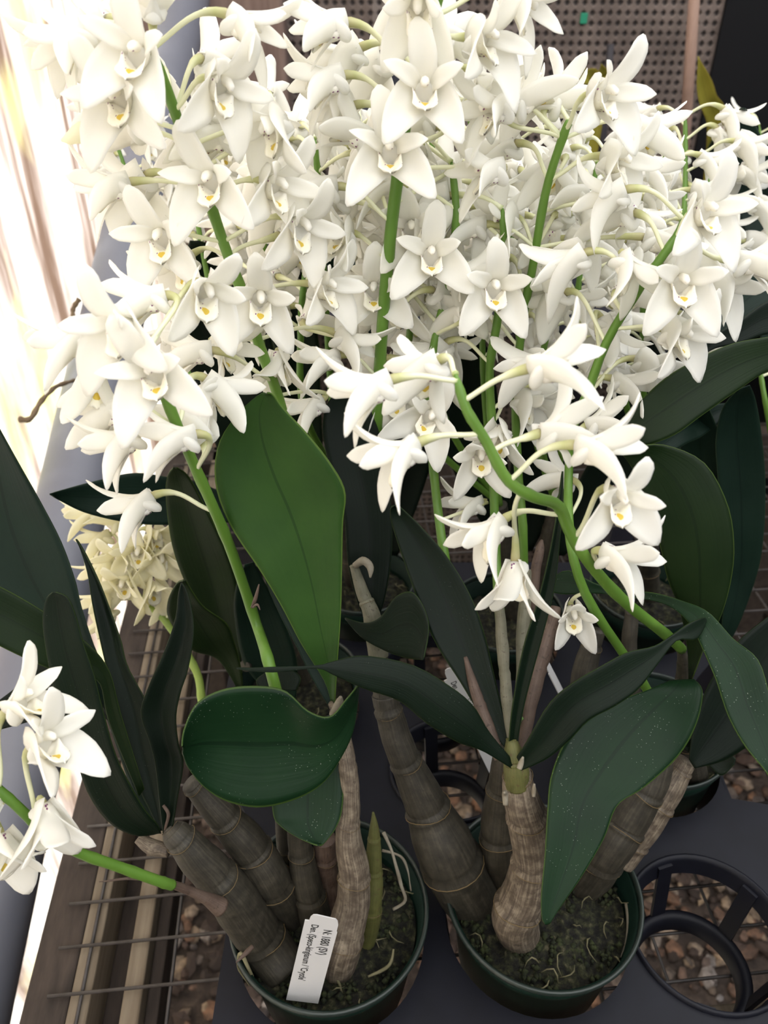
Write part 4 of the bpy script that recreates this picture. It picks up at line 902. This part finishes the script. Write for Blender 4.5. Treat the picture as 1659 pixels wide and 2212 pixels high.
# ------------------------------------------------------------------ things on the shelf at the back
shelf = thing('back_shelf', 'dark shelf along the foot of the brown perforated wall', 'shelf', (.3, 1.3, -.75))
SH = noisy('shelf_dark', [(.3, (.010, .011, .018)), (.7, (.022, .023, .034))], 20, .6)
board(-.27, 1.2, 1.04, 1.58, .150, .172, SH, shelf, 'top', .003)
for x in (-.24, .4, 1.15): board(x-.02, x+.02, 1.5, 1.54, -.75, .149, SH, shelf, 'leg')
for x in (-.24, .4, 1.15): board(x-.02, x+.02, 1.06, 1.10, -.75, .149, SH, shelf, 'leg')
BP = noisy('black_pot', [(.3, (.012, .014, .024)), (.7, (.026, .029, .044))], 30, .5)
def square_pot(px, ptop, Y, w, label, hh):
    c = P(px, ptop, zy(ptop, Y)); x, z1 = c.x, c.z; z0 = .1725
    t = thing('square_pot', label, 'plant pot', (x, Y, z0), 'empty black pots on the back shelf')
    r = .34*w; R = .5*w; pr = []
    prof_ = [(r, z0), (R*.93, z1-.016), (R, z1-.016), (R, z1), (R*.94, z1), (R*.86, z1-.02), (r*.92, z0+.006)]
    vs = []
    for rr, z in prof_:
        for sx_, sy in ((-1, -1), (1, -1), (1, 1), (-1, 1)):
            for q in ((sx_*rr, sy*rr*.86), (sx_*rr*.86, sy*rr)) if sx_*sy < 0 else ((sx_*rr*.86, sy*rr), (sx_*rr, sy*rr*.86)):
                vs.append((x+q[0], Y+q[1], z))
    fs = [(i*8+k, i*8+(k+1) % 8, (i+1)*8+(k+1) % 8, (i+1)*8+k) for i in range(len(prof_)-1) for k in range(8)]
    fs += [tuple(range(7, -1, -1)), tuple(range((len(prof_)-1)*8, len(prof_)*8))]
    link('body', recalc(mesh('body', vs, fs, False)), BP, t)
    # ridges round the wall
    for k in range(3):
        zz = z1-.05-.035*k; s = (zz-z0)/(z1-.016-z0); rr = r+(R*.93-r)*s+.002
        v, f, _ = box(x-rr, x+rr, Y-rr, Y+rr, zz, zz+.006); link('ridge', bevel(mesh('ridge', v, f, False), .002), BP, t)
square_pot(812, 142, 1.22, .105, 'wider black pot standing in front on the back shelf between the blooms', .2)
square_pot(872, 98, 1.36, .07, 'narrower black pot just behind the wider one on the back shelf', .3)
# slim wooden stake, dark cane and young yellowing plants in front of the pad
stk = noisy('stake_wood', [(.3, (.24, .15, .11)), (.7, (.34, .22, .17))], 20, .7, (4, 4, .5))
a, b = P(1478, 420, zy(420, 1.54)), P(1502, -40, zy(-40, 1.50)); a.z = .173
v, f, u = tube([a, a.lerp(b, .5), b], [.010, .0095, .009], 10); tag(link('wooden_stake', mesh('wooden_stake', v, f, True, u), stk), 'slim pinkish wooden stake leaning upright before the perforated wall', 'stake')
a, b = P(1310, 330, zy(330, 1.5)), P(1319, 96, zy(96, 1.5)); a.z = .173
v, f, u = tube([a, a.lerp(b, .5), b], [.007, .0065, .006], 8); tag(link('dark_cane', mesh('dark_cane', v, f, True, u), simple('cane_dark', (.03, .026, .03), .7)), 'short dark plant cane standing before the perforated wall', 'cane')
a = P(1262, 40, YB/(F_.y+U_.y*(CY-40)/FPX)-.004); v, f, _ = box(a.x-.006, a.x+.006, YB-.004, YB+.0005, a.z-.008, a.z+.008)
tag(link('green_clip', bevel(mesh('green_clip', v, f, False), .001), simple('green_plastic', (.01, .22, .12), .5)), 'tiny green plastic clip stuck on the perforated wall', 'clip')
yp = thing('young_plant', 'young plant with one long yellowing leaf beside the wooden stake', 'plant', (.62, 1.2, .1725))
def lf3(root, pts, w, kind, nv=7, nu=22):
    q = [Vector(p) for p in cr(pts, nu)]; g, uv = [], []
    for i, p in enumerate(q):
        u = i/(nu-1); ww = w*prof(u, [(0, .6), (.3, 1), (.7, .7), (1, .04)]); t_ = (q[min(i+1, nu-1)]-q[max(i-1, 0)]).normalized(); s = t_.cross(Vector((0, 1, 0))).normalized()
        for j in range(nv):
            vv = -1+2*j/(nv-1); g.append(p+s*vv*ww/2+Vector((0, .25*ww*(1-vv*vv), 0))); uv.append((u, j/(nv-1)))
    v, f, u = shell(g, nu, nv, .001, uv, .5); return link('leaf', recalc(mesh('leaf', v, f, True, u)), LF[kind], root)
bs_ = P(1560, 380, zy(380, 1.15)); bs_.z = .21
yp.location = (bs_.x, bs_.y, .1725); INV[yp.name] = Matrix.Translation(-yp.location)
lf3(yp, [bs_, P(1552, 300, zy(300, 1.13)), P(1528, 210, zy(210, 1.11)), P(1508, 122, zy(122, 1.10))], .030, 'yellow')
lf3(yp, [bs_, P(1580, 330, zy(330, 1.14)), P(1545, 315, zy(315, 1.10)), P(1525, 330, zy(330, 1.06))], .034, 'dark')
make_pot(yp, bs_.x, bs_.y, .045, .09, .07, seed=11, moss=False)
for o in yp.children:
    if o.name.startswith(('pot',)): o.matrix_basis = Matrix.Translation((0, 0, .1725))
yq = thing('young_plant', 'young plant with two short yellow-green leaves before the perforated wall', 'plant', (.3, 1.3, .1725))
c_ = P(1290, 250, zy(250, 1.3)); c_.z = .25
yq.location = (c_.x, c_.y, .1725); INV[yq.name] = Matrix.Translation(-yq.location)
lf3(yq, [c_, P(1285, 195, zy(195, 1.3)), P(1262, 165, zy(165, 1.29)), P(1238, 140, zy(140, 1.28))], .024, 'yellow')
lf3(yq, [c_, P(1295, 190, zy(190, 1.3)), P(1302, 165, zy(165, 1.29)), P(1299, 138, zy(138, 1.28))], .024, 'yellow')
make_pot(yq, c_.x, c_.y, .045, .09, .07, seed=12, moss=False)
for o in yq.children:
    if o.name.startswith(('pot',)): o.matrix_basis = Matrix.Translation((0, 0, .1725))

# ------------------------------------------------------------------ light: bright overcast sky through the clear roof, sun on the film at the left
w = bpy.data.worlds.new('world'); SC.world = w; w.use_nodes = True
nt = w.node_tree; bg = nt.nodes['Background']
g_ = nt.nodes.new('ShaderNodeTexCoord'); s_ = nt.nodes.new('ShaderNodeSeparateXYZ'); nt.links.new(g_.outputs['Generated'], s_.inputs[0])
col = ramp(nt, s_.outputs['Z'], [(0.0, (.80, .80, .82)), (.5, (.98, .98, 1.0)), (1.0, (1.0, 1.0, 1.0))])
nt.links.new(col, bg.inputs['Color']); bg.inputs['Strength'].default_value = 1.65
def sun(name, direction, strength, angle, color=(1, 1, 1)):
    l = bpy.data.lights.new(name, 'SUN'); l.energy = strength; l.angle = math.radians(angle); l.color = color
    o = bpy.data.objects.new(name, l); C.objects.link(o); o.rotation_euler = Vector(direction).to_track_quat('-Z', 'Y').to_euler(); return o
sun('sun', (.80, .22, -.62), 5.6, 4, (1, .975, .93))
SC.view_settings.view_transform = 'Standard'; SC.view_settings.look = 'None'; SC.view_settings.exposure = 0.80; SC.view_settings.gamma = 1.0
SC.view_settings.use_curve_mapping = False
SC.cycles.max_bounces = 12; SC.cycles.diffuse_bounces = 8; SC.cycles.transmission_bounces = 10; SC.cycles.transparent_max_bounces = 7; SC.cycles.sample_clamp_indirect = 6.0
SC.cycles.use_denoising = True; SC.cycles.use_adaptive_sampling = True; SC.cycles.adaptive_threshold = 0.015
